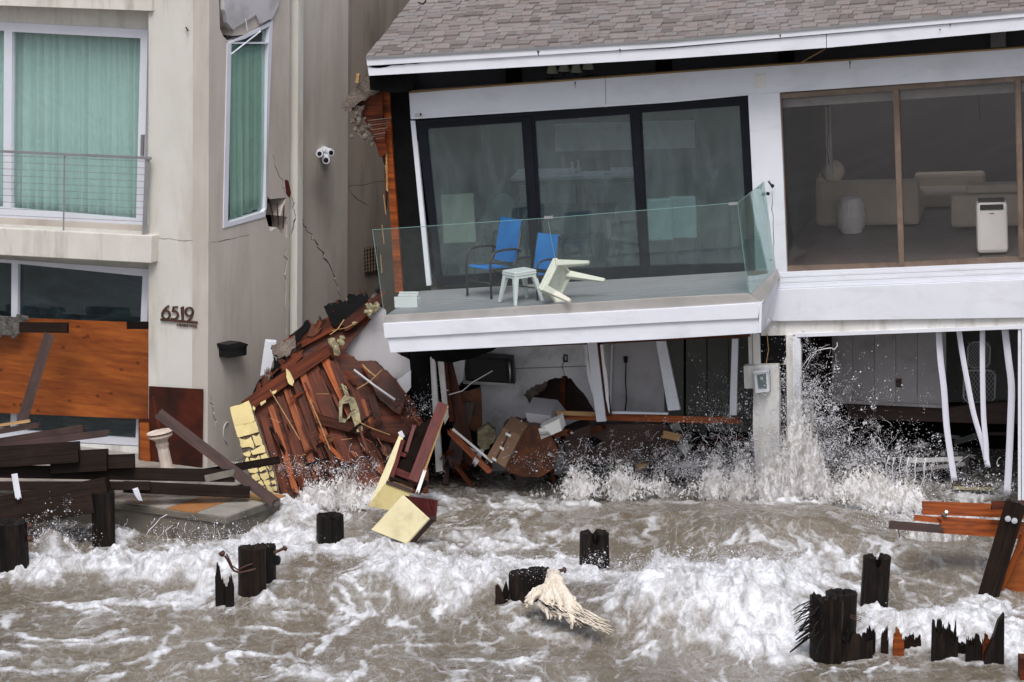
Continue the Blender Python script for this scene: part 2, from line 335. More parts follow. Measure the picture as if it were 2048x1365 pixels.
slab('pane', LF, [(36,528),(285,553),(271,877),(33,860)], g_dark, w2, -.30, .006)
slab('pane', LF, [(-190,512),(23,527),(21,858),(-190,845)], g_dark, w2, -.30, .006)
slab('mullion', LF, [(44,530),(49,531),(46,640),(41,640)], m_grey, w2, -.34, .03)
slab('apron_panel', LF, [(-200,868),(281,894),(278,960),(-200,950)], m_white2, H1, -.24, .06)
# rooms behind
def backbox(pl, pts, off, depth, mw, parent, th=.05, names=('room_back_wall','room_side_wall','room_floor','room_ceiling')):
    a = [pl.px(x, y, off) for x, y in pts]; v = -pl.n*depth      # pts: top-left, top-right, bottom-right, bottom-left
    b = [q+v for q in a]
    prism3(names[0], b, -pl.n*th, mw, parent)
    prism3(names[1], [a[0], b[0], b[3], a[3]], -pl.u*th, mw, parent)
    prism3(names[1], [a[1], b[1], b[2], a[2]], pl.u*th, mw, parent)
    prism3(names[2], [a[2], a[3], b[3], b[2]], Vector((0,0,-th)), mw, parent)
    prism3(names[3], [a[0], a[1], b[1], b[0]], Vector((0,0,th)), mw, parent)
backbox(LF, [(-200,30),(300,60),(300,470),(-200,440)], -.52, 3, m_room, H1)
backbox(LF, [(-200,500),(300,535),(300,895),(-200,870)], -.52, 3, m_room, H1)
# curtains
def curtain(px0, px1, ytop, ybot, pl, off, waves, m, label, name='curtain', amp=.05):
    n = 160; A = pl.px(px0, ytop[0], off); B = pl.px(px1, ytop[1], off); Cc = pl.px(px0, ybot[0], off); D = pl.px(px1, ybot[1], off)
    c = (A+B+Cc+D)/4; M = pl.mat(c); inv = M.inverted(); A, B, Cc, D = [inv @ q for q in (A, B, Cc, D)]
    vs_ = []; fs = []; R = random.Random(int(px0)+7); ph = [R.random()*6 for _ in range(8)]
    rows = 10
    for j in range(rows+1):
        tz = j/rows
        for i in range(n+1):
            t = i/n; p = (A.lerp(B, t)).lerp(Cc.lerp(D, t), tz)
            s = t*waves*2*math.pi; wv = math.sin(s+1.3*math.sin(s*.23+ph[0])+.25*tz) + .45*math.sin(s*1.83+ph[1]+.5*tz) + .25*math.sin(s*.41+ph[2])
            vs_.append((p.x, amp*wv*(.5+.5*tz), p.z))
    for j in range(rows):
        for i in range(n):
            a = j*(n+1)+i; fs.append((a, a+1, a+n+2, a+n+1))
    mb = MB().add(vs_, fs); me = mb.mesh(name, True); me.materials.append(m)
    o = bpy.data.objects.new(name, me); _link(o, M, None)
    sm = o.modifiers.new('thickness', 'SOLIDIFY'); sm.thickness = .004
    return tag(o, label, 'curtain')
def fabric(name, col):
    m, t, N, L, B = mk(name); B.inputs['Base Color'].default_value = (*col, 1); B.inputs['Roughness'].default_value = .85
    B.inputs['Sheen Weight'].default_value = .3
    b = N.new('ShaderNodeBump'); b.inputs['Strength'].default_value = .1; L.new(noise(N, L, mapped(N, L, (3, 3, .5)), 20), b.inputs['Height']); L.new(b.outputs[0], B.inputs['Normal']); return m
m_curt = fabric('aqua_curtain', (.52, .615, .62)); m_curt2 = fabric('green_blind', (.38, .49, .44))
curtain(24, 300, (52, 62), (432, 462), LF, -.46, 15, m_curt, 'long pleated aqua curtain behind the upper sliding window of the stucco house', amp=.05)
curtain(-190, 14, (40, 52), (412, 430), LF, -.46, 10, m_curt, 'strip of aqua curtain at the left picture edge beside the window mullion')
# railing
RL = thing('balcony_railing', 'grey steel cable railing in front of the aqua curtained window', 'railing', LF.px(130, 470, .1))
def bar(pl, p, q, r, m, parent, name, off=0, off2=None, n=6, sq=False):
    A = pl.px(*p, off); B = pl.px(*q, off if off2 is None else off2)
    if sq: return beam(name, A, B, r*2, r*2, m, parent, bevel=.002)
    return wpart(name, MB().tube([A, B], r, n), m, parent, smooth=False)
bar(LF, (-150,296), (300,317), .017, m_grey, RL, 'top_rail', .13, sq=True)
bar(LF, (295,317), (289,470), .030, m_grey, RL, 'post', .11, sq=True)
bar(LF, (129,312), (127,464), .010, m_grey, RL, 'post', .11, sq=True)
for i in range(10):
    y = 320+i*13.2
    bar(LF, (-150, y-15), (291, y+3+i*.2), .0035, m_grey, RL, 'cable', .11, n=5)
# house number
HN = thing('house_number', 'rusty metal house number 6519 on the pale pillar of the stucco house', 'house number', LF.px(357, 640, .01))
def stroke(pts, w):
    """ribbon outline for a stroke, px coords"""
    L_, R_ = [], []
    for i, p in enumerate(pts):
        a = pts[max(i-1, 0)]; b = pts[min(i+1, len(pts)-1)]; dx, dy = b[0]-a[0], b[1]-a[1]; h = math.hypot(dx, dy) or 1
        L_.append((p[0]-dy/h*w/2, p[1]+dx/h*w/2)); R_.append((p[0]+dy/h*w/2, p[1]-dx/h*w/2))
    return L_ + R_[::-1]
def arc(cx, cy, rx, ry, a0, a1, n=18):
    return [(cx+rx*math.cos(math.radians(a0+(a1-a0)*i/n)), cy-ry*math.sin(math.radians(a0+(a1-a0)*i/n))) for i in range(n+1)]
sw = 3.1
def digit(strokes):
    mb = None
    P0 = [LF.px(x, y, .03) for s in strokes for x, y in s]; c = sum(P0, Vector())/len(P0); M = LF.mat(c); inv = M.inverted(); mb = MB()
    for k, s in enumerate(strokes):
        q = [inv @ LF.px(x, y, .03) for x, y in stroke(s, sw)]
        mb.poly([(v.x, v.z) for v in q], -.001*k, .018)
    part('digit', mb, m_rust, HN, M)
digit([[(337,612),(331,616),(326,622),(323.5,629)], arc(331,630,7.6,8.6,180,-178)])
digit([[(354.5,614.6),(346,614.4),(344.4,625)], arc(346,630.6,9,8.2,100,-120,14)])
digit([[(360.5,617),(365,613.5),(364.5,641.5)]])
digit([arc(377.5,624,7.4,8.2,0,358), [(384.8,626),(383,633),(379,639),(374.5,643)]])
slab('underline', LF, [(320.5,637.5),(394,643.4),(394,648),(320.5,641.8)], m_rust, HN, .03, .015)
fc = bpy.data.curves.new('street_name', 'FONT'); fc.body = 'E SEASIDE WALK'; fc.size = .058; fc.extrude = .003; fc.offset = .0012; fc.align_x = 'LEFT'
fo = bpy.data.objects.new('lettering_source', fc); C.objects.link(fo)
a_ = LF.px(353.5, 650.2, .02); b_ = LF.px(394, 653.6, .02); xx = (b_-a_).normalized(); zz = LF.n; yy = zz.cross(xx).normalized()
Mf = Matrix((xx, yy, zz)).transposed().to_4x4(); Mf.translation = a_ - yy*.012
bpy.context.view_layer.update()
fc.size *= (b_-a_).length/max(.01, fo.dimensions.x); bpy.context.view_layer.update()
lm = bpy.data.meshes.new_from_object(fo.evaluated_get(bpy.context.evaluated_depsgraph_get())); lm.materials.clear(); lm.materials.append(m_rust)
bpy.data.objects.remove(fo); fo = bpy.data.objects.new('lettering', lm); _link(fo, Mf, HN)
# side wall
holeA = [(437,-20),(446,-20),(449,30),(456,52),(467,58),(466,74),(456,84),(446,72),(440,58)]
bighole = [(437,-20),(446,-20),(449,30),(456,52),(467,58),(466,72),(489,70),(542,38),(532,392)] + jline([(533,392),(541,399),(573,396),(566,413),(560,432),(574,435),(575,478),(566,470),(553,455),(541,463),(533,443)], 1.0, 3, 4)[:-1] + [(531,432),(451,456),(457,84),(446,72),(440,58)]
winh = [(457,84),(489,70),(542,38),(531,432),(451,456)]
holeB = jline([(532,392),(541,399),(574,396),(566,415),(552,437),(541,461),(534,441)], 1.5, 3, 4)
holeC = [(560,432),(574,434),(577,478),(566,470),(549,452)]
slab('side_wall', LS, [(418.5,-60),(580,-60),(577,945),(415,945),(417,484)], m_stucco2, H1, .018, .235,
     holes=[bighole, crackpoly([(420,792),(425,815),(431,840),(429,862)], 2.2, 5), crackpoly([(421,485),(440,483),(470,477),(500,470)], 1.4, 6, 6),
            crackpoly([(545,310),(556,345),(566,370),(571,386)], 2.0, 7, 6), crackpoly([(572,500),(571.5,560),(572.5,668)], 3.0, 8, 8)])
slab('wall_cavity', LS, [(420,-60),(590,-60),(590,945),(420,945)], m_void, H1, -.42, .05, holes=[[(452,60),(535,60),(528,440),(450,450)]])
for k in range(3):
    bpx('broken_lath', (540+k*14, 404+k*3), (548+k*9, 446+k*6), 2.5, .95+k*.04, 1.0+k*.04, .02, m_plyd, H1, jag=(.05,.05))
slab('corner_strip', LF, [(577.5,-60),(597,-60),(595,400),(594,660),(579,672),(578,400)], m_stucco, H1, (LS.px(588,300)-K).dot(LF.n)+.02, .12,
     holes=[crackpoly([(585,395),(590,430),(582,470)], 3, 3, 5)])
slab('hanging_plaster_slab', LS, jline([(446,-40),(560,-40),(558,10),(544,38),(520,48),(512,30),(478,52),(466,60),(455,46),(449,20),(446,-40)], 1.2, 3, 3), m_dry, H1, .05, .06)
slab('brick_red_patch', LS, jline([(570,360),(577,362),(582,385),(580,396),(573,388)], 1, 2, 1), m_maroon, H1, .024, .01)
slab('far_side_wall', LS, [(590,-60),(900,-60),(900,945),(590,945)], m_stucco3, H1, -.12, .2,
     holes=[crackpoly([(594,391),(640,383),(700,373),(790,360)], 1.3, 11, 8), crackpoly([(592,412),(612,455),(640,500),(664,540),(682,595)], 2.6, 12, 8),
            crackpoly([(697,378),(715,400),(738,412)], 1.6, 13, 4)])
slab('far_wall_backing', LS, [(590,-60),(900,-60),(900,945),(590,945)], m_void, H1, -.33, .05)
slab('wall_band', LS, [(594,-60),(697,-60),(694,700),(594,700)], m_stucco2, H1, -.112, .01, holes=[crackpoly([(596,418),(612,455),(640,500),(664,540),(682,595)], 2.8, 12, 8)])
# narrow window
nw = slab('narrow_window', LS, [(455,88),(480,76),(541,44),(546,40),(531,434),(447,457)], m_alu, H1, .03, .10,
     holes=[[(463,88),(537,88),(534,415),(527,424),(456,446)], [(466,85),(490,78),(540,52),(537,85)]])
slab('pane', LS, [(462,88),(538,88),(529,425),(455,448)], g_win, nw, -.02, .006)
slab('pane', LS, [(468,84),(490,76),(537,56),(534,84)], g_win, nw, -.02, .006)
bar(LS, (463,108), (522,62), .008, m_alu, nw, 'loose_bead', .04, sq=True)
bar(LS, (491,38), (495,62), .006, m_alu, nw, 'loose_bead', .07, sq=True)
curtain(459, 532, (87, 87), (440, 412), LS, -.05, 5, m_curt2, 'green curtain filling the narrow cracked window of the side wall', amp=.018)
# fittings
WL = thing('wall_light', 'black box shaped wall light on the side wall above the debris', 'wall light', LS.px(475, 700, .1))
slab('housing', LS, [(457,692),(489,686),(494,689),(494,710),(489,712),(457,717)], m_black, WL, .16, .16, bevel=.012)
slab('lid', LS, [(455,690),(482,684),(497,689),(495,694),(457,699)], m_black, WL, .18, .19, bevel=.006)
FL = thing('floodlight', 'white twin floodlight with camera high on the side wall', 'floodlight', LS.px(650, 305, -.1))
def sphere(c, r, n=8, m=12, sc=(1, 1, 1)):
    mb = MB(); vs_ = []; fs = []
    for i in range(n+1):
        th = math.pi*i/n
        for k in range(m):
            ph = 2*math.pi*k/m; vs_.append(Vector(c)+Vector((r*sc[0]*math.sin(th)*math.cos(ph), r*sc[1]*math.sin(th)*math.sin(ph), r*sc[2]*math.cos(th))))
    for i in range(n):
        for k in range(m): fs.append((i*m+k, i*m+(k+1) % m, (i+1)*m+(k+1) % m, (i+1)*m+k))
    return mb.add(vs_, fs)
for (x, y, dx, dy, r) in ((642,302,-3,6,.045), (655,302,7,4,.045), (650,314,2,7,.05)):
    a_ = LS.px(x, y, .12); b_ = LS.px(x+dx, y+dy, .22)
    hd = wpart('lamp_head', MB().tube([a_, a_.lerp(b_, .5), b_], [r*.75, r*1.1, r], 12), m_white, FL, smooth=False)
    d_ = (b_-a_).normalized()
    wpart('lens', MB().tube([b_, b_+d_*.004], r*.65, 12), m_black, hd)
wpart('base', MB().tube([LS.px(649,304,-.12), LS.px(649,304,-.02)], .07, 14), m_white, FL)
for q in ((643,302),(655,303),(650,313)): wpart('arm', MB().tube([LS.px(649,305,-.03), LS.px(*q, .14)], .014, 8), m_white, FL)
VG = thing('wall_vent', 'dark square vent grille low on the shaded side wall', 'vent', LS.px(743, 520, -.1))
slab('backing', LS, [(730,497),(756,491),(756,541),(731,546)], m_black, VG, -.10, .015)
for i in range(7): bar(LS, (730, 499+i*7.4), (756, 493+i*7.4), .007, m_bronze, VG, 'bar', -.09, sq=True)
for i in range(5): bar(LS, (732+i*5.6, 497-i*1.3), (733+i*5.6, 546-i*1.1), .007, m_bronze, VG, 'bar', -.085, sq=True)
HOOP = wpart('wall_hoop', MB().tube([LS.px(456+9*math.cos(a), 865+20*math.sin(a), .03) for a in [r_(100+i*16) for i in range(12)]], .008, 6), m_dry, None)
tag(HOOP, 'thin pale hoop fixed low on the side wall left of the yellow rubble', 'hoop')
wpart('cap_rod', MB().tube([LF.px(372,55,.02), LF.px(376,62,.06)], .01, 6), m_rust, H1)
# boards and plywood over the lower window
PW = tag(slab('plywood_sheet', LF, jline([(-200,612),(0,636),(60,637),(297,646)], .6, 3)+[(297,839),(-200,818)], m_ply, None, -.08, .02), 'large wet orange plywood sheet nailed across the lower window of the stucco house', 'plywood')
PD = tag(slab('plywood_sheet', LF, [(277,838),(297.5,838),(297.5,773),(405,779),(403,940),(277,936)], m_plyd, None, .05, .02), 'dark red stained plywood panel low on the pillar under the house number', 'plywood')
tag(slab('plywood_sheet', LF, [(279,846),(296.5,846),(300,930),(279,930)], m_ply, None, .075, .02), 'narrow orange plywood strip beside the leaning stone pedestal', 'plywood')
tag(bpx('timber_block', (38,655), (133,656), 21, .6, .3, .06, m_dark, None), 'short dark timber block fixed across the top of the plywood sheet', 'timber')
tag(bpx('timber_block', (253,651), (292,651), 15, 0.0, -.2, .05, m_dark, None), 'small dark timber offcut at the top right corner of the plywood sheet', 'timber')
tag(bpx('prop_board', (99,668), (42,850), 21, .3, .0, .05, m_brown, None), 'brown board propped slanting against the plywood sheet', 'board')
# rug over the plywood edge
def rag(name, pl, pts, off, m, label, cat, th=.02, seed=1, amp=.03, parent=None, n=26):
    """a thick limp sheet: outline in pixels filled with a rumpled grid"""
    P = [pl.px(x, y, off) for x, y in pts]; c = sum(P, Vector())/len(P); M = pl.mat(c); inv = M.inverted()
    Q = [((inv@p).x, (inv@p).z) for p in P]; xs = [q[0] for q in Q]; zs = [q[1] for q in Q]
    x0, x1, z0, z1 = min(xs), max(xs), min(zs), max(zs); R = random.Random(seed); ph = [R.random()*9 for _ in range(6)]
    def inside(x, z):
        k = False; j = len(Q)-1
        for i in range(len(Q)):
            if (Q[i][1] > z) != (Q[j][1] > z) and x < (Q[j][0]-Q[i][0])*(z-Q[i][1])/(Q[j][1]-Q[i][1])+Q[i][0]: k = not k
            j = i
        return k
    hh = max((x1-x0), (z1-z0))/n; nx = int((x1-x0)/hh)+1; nz = int((z1-z0)/hh)+1; idx = {}; vs_ = []; fs = []
    def vid(i, j):
        if (i, j) not in idx:
            x = x0+i*hh+(R.random()-.5)*hh*.5; z = z0+j*hh+(R.random()-.5)*hh*.5
            y = amp*(math.sin(x*17+ph[0]+3*math.sin(z*4+ph[4]))+.6*math.sin(x*31+z*9+ph[1])+.5*math.sin(z*14+ph[2])) + R.uniform(-.3, .3)*amp
            idx[(i, j)] = len(vs_); vs_.append((x, y, z))
        return idx[(i, j)]
    for i in range(nx):
        for j in range(nz):
            if inside(x0+(i+.5)*hh, z0+(j+.5)*hh): fs.append((vid(i, j), vid(i+1, j), vid(i+1, j+1), vid(i, j+1)))
    me = MB().add(vs_, fs).mesh(name, True); me.materials.append(m); o = bpy.data.objects.new(name, me); _link(o, M, parent)
    s_ = o.modifiers.new('thickness', 'SOLIDIFY'); s_.thickness = th; s_.offset = 0
    d = o.modifiers.new('sub', 'SUBSURF'); d.levels = 1; d.render_levels = 1
    return tag(o, label, cat)
rag('rug', LF, [(-60,622),(0,633),(58,629),(57,640),(47,648),(38,668),(28,679),(15,672),(0,674),(-60,660)], 0.08, m_tarp, 'soaked grey rug draped over the top edge of the plywood at the left picture edge', 'rug', amp=.012)

# ================================================================== RIGHT HOUSE
H2 = thing('wooden_house', 'tilted white beach house with shingle roof, glass fronted deck and torn open ground floor', 'house', (2, 1, 0))
EO = .78
eave = [(732,116.5),(1340,82),(2048,22),(2400,-10)]
slab('eave_trim', RH, eave + [(2400,4),(2048,35),(1340,95),(734,132.5)], m_white, H2, EO, .09, bevel=.006)
slab('eave_lip', RH, [(732,114),(1340,79.5),(2048,19.5),(2400,-12.5),(2400,-9),(2048,24),(1340,84),(732,118.5)], m_grey, H2, EO+.02, .05)
slab('fascia', RH, jline([(735,134),(760,137),(790,131),(830,129),(870,124),(903,120)], 1.6, 3, 5)+[(1340,97),(1652,69.5),(1652,96),(1340,118),(738,152)], m_white, H2, EO-.03, .05, bevel=0)
slab('fascia', RH, [(1653.5,69.5),(2048,35.5),(2400,6),(2400,30),(2048,60),(1653.5,96)], m_white, H2, EO-.03, .05)
slab('fascia_backing', RH, [(742,132),(1340,94),(2048,34),(2400,6),(2400,28),(2048,58),(1340,116),(742,149)], m_tar, H2, EO-.085, .03)
# roof deck and shingles
Epts = [RH.px(x, y, EO-.03) for x, y in eave]
PIT = r_(15); slope = (-RH.n)*math.cos(PIT) + Vector((0, 0, 1))*math.sin(PIT)
TL = 4.6
for a, b in zip(Epts[:-1], Epts[1:]):
    prism3('roof_deck', [a, b, b+slope*TL, a+slope*TL+RH.u*(.25 if a == Epts[0] else 0)], Vector((0, 0, -.06)), m_tar, H2)
RF = thing('roof', None, None, Epts[0]); RF.parent = H2; RF.matrix_local = WM[H2.name].inverted() @ WM[RF.name]
variants = []
for i, wd_ in enumerate((.10, .13, .155, .18, .21)):
    for k in (0, 1):
        t_ = .026 if k else .013
        mb = MB().box((0, 0, .002), (wd_-.006, .16, t_)); mb.v[4].z += .002; me = mb.mesh('shingle'); me.materials.append(m_shingle); variants.append((wd_, k, me))
EXPO = .112; rows = []; R = random.Random(4); cumul = [0]
for a, b in zip(Epts[:-1], Epts[1:]): cumul.append(cumul[-1]+(b-a).length)
def Eat(s):
    for i in range(len(Epts)-1):
        if s < cumul[i+1] or i == len(Epts)-2:
            d = (Epts[i+1]-Epts[i]).normalized(); return Epts[i]+d*(s-cumul[i]), d
cnt = 0; stuff = MB(); vis = []
for r in range(int(TL/EXPO)):
    t = r*EXPO; s = .01+t*.055 + R.uniform(0, .0); s0 = s
    while s < cumul[-1]-.3:
        wd_, k, me = R.choice(variants); base, d = Eat(s)
        o_ = base + slope*(t-.02); zn = d.cross(slope).normalized()
        # thin end slips under the course above
        yv = (slope*.16 - zn*.008).normalized(); zv = d.cross(yv).normalized()
        M = Matrix((d, yv, zv)).transposed().to_4x4(); M.translation = o_ + zn*.012
        vis.append((r, s, M, me)); s += wd_
def proj(p):
    q = p-CP; z = q.dot(FW); return 1024+F*q.x/z, 682.5-F*q.dot(UP)/z
inview = []
for it in vis:
    x, y = proj(it[2].translation)
    if -20 < x < 2060 and y > -12 and len(inview) < 296: inview.append(it)
    else:
        stuff.add([it[2] @ v.co for v in it[3].vertices], [tuple(p.vertices) for p in it[3].polygons])
for it in inview:
    o = bpy.data.objects.new('shingle', it[3]); _link(o, it[2], RF)
wpart('shingle_field', stuff, m_shingle, RF, kind='stuff')
wpart('debris_twig', MB().tube([RH.px(836,5,.2), RH.px(846,9,.2), RH.px(852,2,.25)], .01, 6), m_dark, H2)
# header beam
top = [(818,187),(1340,147),(1496,136),(2048,97),(2400,72)]; bot = [(2400,128),(2048,152),(1496,190),(1340,204),(821,238)]
slab('header_beam', RH, top+bot, m_white, H2, .05, .12, bevel=.004)
slab('beam_cap', RH, [(818,184),(1340,144),(1496,133),(2048,94),(2400,69),(2400,73),(2048,98),(1496,137),(1340,148),(818,188)], m_splint, H2, .04, .16)
slab('beam_trim', RH, [(822,234.5),(1340,201),(1496,187),(1496,191),(1340,205.5),(822,239)], m_white, H2, .065, .02)
slab('cover_plate', RH, [(1508,151),(1532,149),(1532,175),(1509,177)], m_white2, H2, .062, .015, bevel=.003)
for x, y, w_, h_ in ((1076,105,3,4),(872,128,2,3),(1240,101,2,3),(1560,72,2,3),(1900,50,2,3),(1150,168,1.5,5),(1700,128,1.5,6),(1880,60,2,2)):
    slab('rust_spot', RH, jline([(x-w_,y-h_),(x+w_,y-h_*.6),(x+w_*.5,y+h_*.3),(x+w_*.2,y+h_*2),(x-w_*.4,y+h_*.4),(x-w_,y-h_)], .8, 2, int(x))[:-1], m_rust, H2, EO+.004 if y < 125 else .053, .003)
slab('seam', RH, [(1210,156.5),(1211.2,156.4),(1212.5,215.5),(1211.3,215.6)], m_grey, H2, .054, .003)
wpart('pipe_stub', MB().tube([RH.px(833,231,.05), RH.px(841,229.5,.13)], .018, 10), m_white2, H2)
wpart('pipe_hole', MB().tube([RH.px(841,229.5,.13), RH.px(842,229.3,.134)], .015, 10), m_black, H2)
slab('corner_post', RH, [(1496,190),(1559,186),(1566,340),(1574,545),(1512,560),(1505,370)], m_white, H2, .045, .14, bevel=.004,
     holes=[crackpoly([(1540,362),(1543,378)], 4, 2, 3), crackpoly([(1534,384),(1536,392)], 4, 3, 3), crackpoly([(1543,372),(1546,450),(1550,540)], 1.3, 5, 5)])
slab('post_backing', RH, [(1500,192),(1556,188),(1570,540),(1516,550)], m_void, H2, -.10, .02)
# sliding doors
dr = slab('sliding_door', RH, [(832,242),(1497,193),(1511,553),(874,573)], m_blackf, H2, .0, .08,
     holes=[[(853,258),(1043,245),(1063,541),(883,554)], [(1068,243),(1259,229),(1280,533),(1086,541)], [(1282,226),(1479,212),(1497,527),(1298,532)]])
slab('pane', RH, [(852,257),(1044,244),(1064,542),(882,555)], g_door, dr, -.04, .008)
slab('pane', RH, [(1067,242),(1260,228),(1281,534),(1085,542)], g_door, dr, -.06, .008)
slab('pane', RH, [(1281,225),(1480,211),(1498,528),(1297,533)], g_door, dr, -.04, .008)
slab('door_track', RH, [(832,242),(1497,193),(1497,200),(833,249)], m_blackf, dr, .025, .03)
slab('stile', RH, [(1046,236),(1062,235),(1083,560),(1066,561)], m_blackf, dr, .018, .03)
slab('stile', RH, [(1262,221),(1278,220),(1298,548),(1282,549)], m_blackf, dr, .018, .03)
slab('side_trim', RH, jline([(821,242),(830,242),(862,571),(853,572)], 0, 1), m_white, H2, .03, .06)
# brown windows
bw = slab('picture_window', RH, [(1558,188),(2048,152),(2400,128),(2400,500),(2048,524),(1574,545)], m_bronze, H2, -.0, .08,
     holes=[[(1563,198),(1786,182),(1797,526),(1576,533)], [(1798,180),(2029,163),(2037,514),(1809,525)], [(2042,162),(2390,136),(2390,495),(2048,513)]])
for q in ([(1562,197),(1787,181),(1798,527),(1575,534)], [(1797,179),(2030,162),(2038,515),(1808,526)], [(2041,161),(2391,135),(2391,496),(2047,514)]):
    slab('pane', RH, q, g_bronze, bw, -.05, .008)
slab('mullion', RH, [(1786,180),(1797,179),(1808,530),(1798,531)], m_bronze, bw, .02, .03)
slab('mullion', RH, [(2031,161),(2041,160),(2048,516),(2039,517)], m_bronze, bw, .02, .03)
# siding band under the windows
sy0 = lambda x: 545-(x-1548)*20/500
for i in range(7):
    y = 1+i*5.4; a, b = 1549-i*4.0, 2400
    slab('siding_board', RH, [(a, sy0(a)+y),(b, sy0(b)+y),(b, sy0(b)+y+5.2),(a-3, sy0(a)+y+5.2)], m_white, H2, .055+.006*(i % 2)+.004*i, .08, bevel=.003)
slab('band_board', RH, [(1524,586),(1540,580),(2400,545),(2400,620),(2048,636),(1560,643),(1537,642),(1522,610)], m_white, H2, .12, .12, bevel=.005)
slab('lower_band', RH, [(1520,640),(2048,632),(2400,622),(2400,648),(2048,656),(1575,671),(1522,672)], m_white2, H2, .06, .1)
slab('lower_band_trim', RH, [(1590,668),(2048,651),(2400,640),(2400,648),(2048,658),(1590,675)], m_white, H2, .085, .04)
# deck
DF = 1.83
FLp = RH.px(770,633,DF); FRp = RH.px(1497,590,DF); BV = -RH.n*DF
deckpl = P3(FLp, FRp, FLp+BV); dn = (FRp-FLp).cross(BV).normalized(); dn = dn if dn.z > 0 else -dn
nb = 12
for i in range(nb):
    a0 = BV*(i/nb); a1 = BV*((i+1)/nb-.006)
    prism3('deck_plank', [FLp+a0, FRp+a0, FRp+a1, FLp+a1], -dn*.03, m_deck, H2)
prism3('deck_frame', [FLp-dn*.04, FRp-dn*.04, FRp+BV-dn*.04, FLp+BV-dn*.04], -dn*.18, m_tar, H2)
slab('rail_shoe', RH, [(768,632),(1340,595),(1496,587.5),(1519,606),(1340,617),(767,649)], m_shoe, H2, DF+.04, .07, bevel=.004)
slab('fascia_board', RH, [(766,648),(1340,617),(1518,606),(1520,612),(1516,637),(1340,645),(769,677)], m_white, H2, DF+.09, .10, bevel=.005)
slab('fascia_board', RH, [(774,675),(1340,644),(1516,635.5),(1520,660),(1517,667),(1340,678),(1120,689),(781,706)], m_white, H2, DF+.055, .09, bevel=.004)
A_ = RH.px(1497,592,DF); B_ = RH.px(1550,545,.06)
prism3('rail_shoe', [RH.px(1492,590,DF), RH.px(1519,606,DF), RH.px(1552,553,.08), RH.px(1546,538,.08)], RH.u*.05, m_shoe, H2)
prism3('fascia_return', [RH.px(1519,606,DF+.08), RH.px(1517,666,DF+.08), RH.px(1540,640,.14), RH.px(1552,553,.14)], RH.u*.03, m_white, H2)
slab('torn_trim', RH, jline([(1518,600),(1530,588),(1536,610),(1531,632),(1538,641),(1528,655),(1517,668),(1516,640)], 1.5, 3, 4), m_white, H2, DF*.6, .04)
GR = thing('glass_railing', 'frameless glass balustrade round the front of the tilted deck', 'railing', RH.px(1100, 610, DF))
slab('glass_panel', RH, [(745,460),(1095,436.5),(1125,604),(769,634)], g_rail, GR, DF, .012)
slab('glass_panel', RH, [(1097.5,436.5),(1473,406),(1496,590),(1127.5,604)], g_rail, GR, DF, .012)
prism3('glass_panel', [RH.px(1476,406,DF), RH.px(1527,364,.12), RH.px(1550,540,.12), RH.px(1498,590,DF)], RH.u*.012, g_edge, GR)
m_edge = flat('glass_edge', (.16, .30, .28), .2)
for a, b, o1, o2 in (((745,460),(1095,436.5),DF,DF),((1097.5,436.5),(1473,406),DF,DF),((1476,406),(1527,364),DF,.12),((745,460),(769,634),DF,DF),((1095.5,437),(1125.5,604),DF,DF),((1474.5,406),(1497,590),DF,DF)):
    wpart('polished_edge', MB().tube([RH.px(*a, o1), RH.px(*b, o2)], .0035, 5), m_edge, GR)
for x, y in ((1097,435.5),(1466,408)):
    slab('clip', RH, [(x-9,y-2),(x+9,y-3),(x+9,y+2),(x-9,y+3)], m_steel, GR, DF+.02, .05)
for (x, y, o) in ((1545,372,.14),(1536,388,.14),(1542,520,.14)):
    wpart('bracket', sphere(RH.px(x, y, o), .022), m_black, GR)
# tar papered end wall, studs
slab('end_wall', RH, jline([(779,181),(800,183),(818,186),(832,240),(858,590),(862,606)], 1.5, 3)+[(800,610),(790,400)], m_tar, H2, .012, .10)
prism3('gable_wall', [RH.px(782,150,-.1), RH.px(812,640,-.1), RH.px(812,640,-.1)+BV*3, RH.px(782,150,-.1)+BV*3], RH.u*.08, m_tar, H2)
slab('orange_stud', RH, [(763,155),(777,155),(786,320),(806,585),(790,585),(774,330)], m_orange, H2, .08, .06)
slab('dark_stud', RH, [(737,155),(762,155),(775,330),(772,420),(768,330),(750,260)], m_red, H2, .0, .06)
slab('eave_end_block', RH, [(738,150),(815,150),(812,184),(790,186),(740,180)], m_tar, H2, .55, .5)
slab('wood_splinter', RH, [(739,183),(744,184),(746,222),(741,218)], m_splint, H2, .12, .02)
slab('frayed_lath', RH, [(771,300),(774,300),(776,385),(772,380)], m_splint, H2, .14, .01)
# torn stucco hanging from the eave
TE = thing('torn_eave_stucco', 'ragged clump of torn stucco, lath and mesh hanging off the roof corner', 'debris', RH.px(725, 240, .3))
slab('stucco_flap', RH, jline([(736,145),(722,165),(706,180),(692,196),(683,214),(690,224),(703,222),(712,210),(735,196),(760,182),(762,160),(750,150),(736,145)], 2.4, 4, 9), m_mortar, TE, .34, .12)
slab('stucco_flap', RH, jline([(708,215),(728,210),(722,240),(735,262),(748,275),(730,285),(715,270),(706,240),(708,215)], 3, 4, 12), m_mortar, TE, .28, .08)
slab('wood_sheathing', RH, jline([(730,185),(762,168),(766,240),(775,300),(760,315),(752,290),(738,260),(722,228),(715,210),(730,185)], 2, 3, 13), m_red, TE, .2, .05)
slab('foam_scrap', RH, [(713,148),(719,149),(717,166),(710,166)], m_splint, TE, .42, .05)
for i in range(9):
    bar(RH, (735+i*2, 242+i*4.6), (783-i*2, 236+i*5), .006, m_rust if i % 2 else m_mortar, TE, 'wire', .30+.01*i, n=5)
R = random.Random(31)
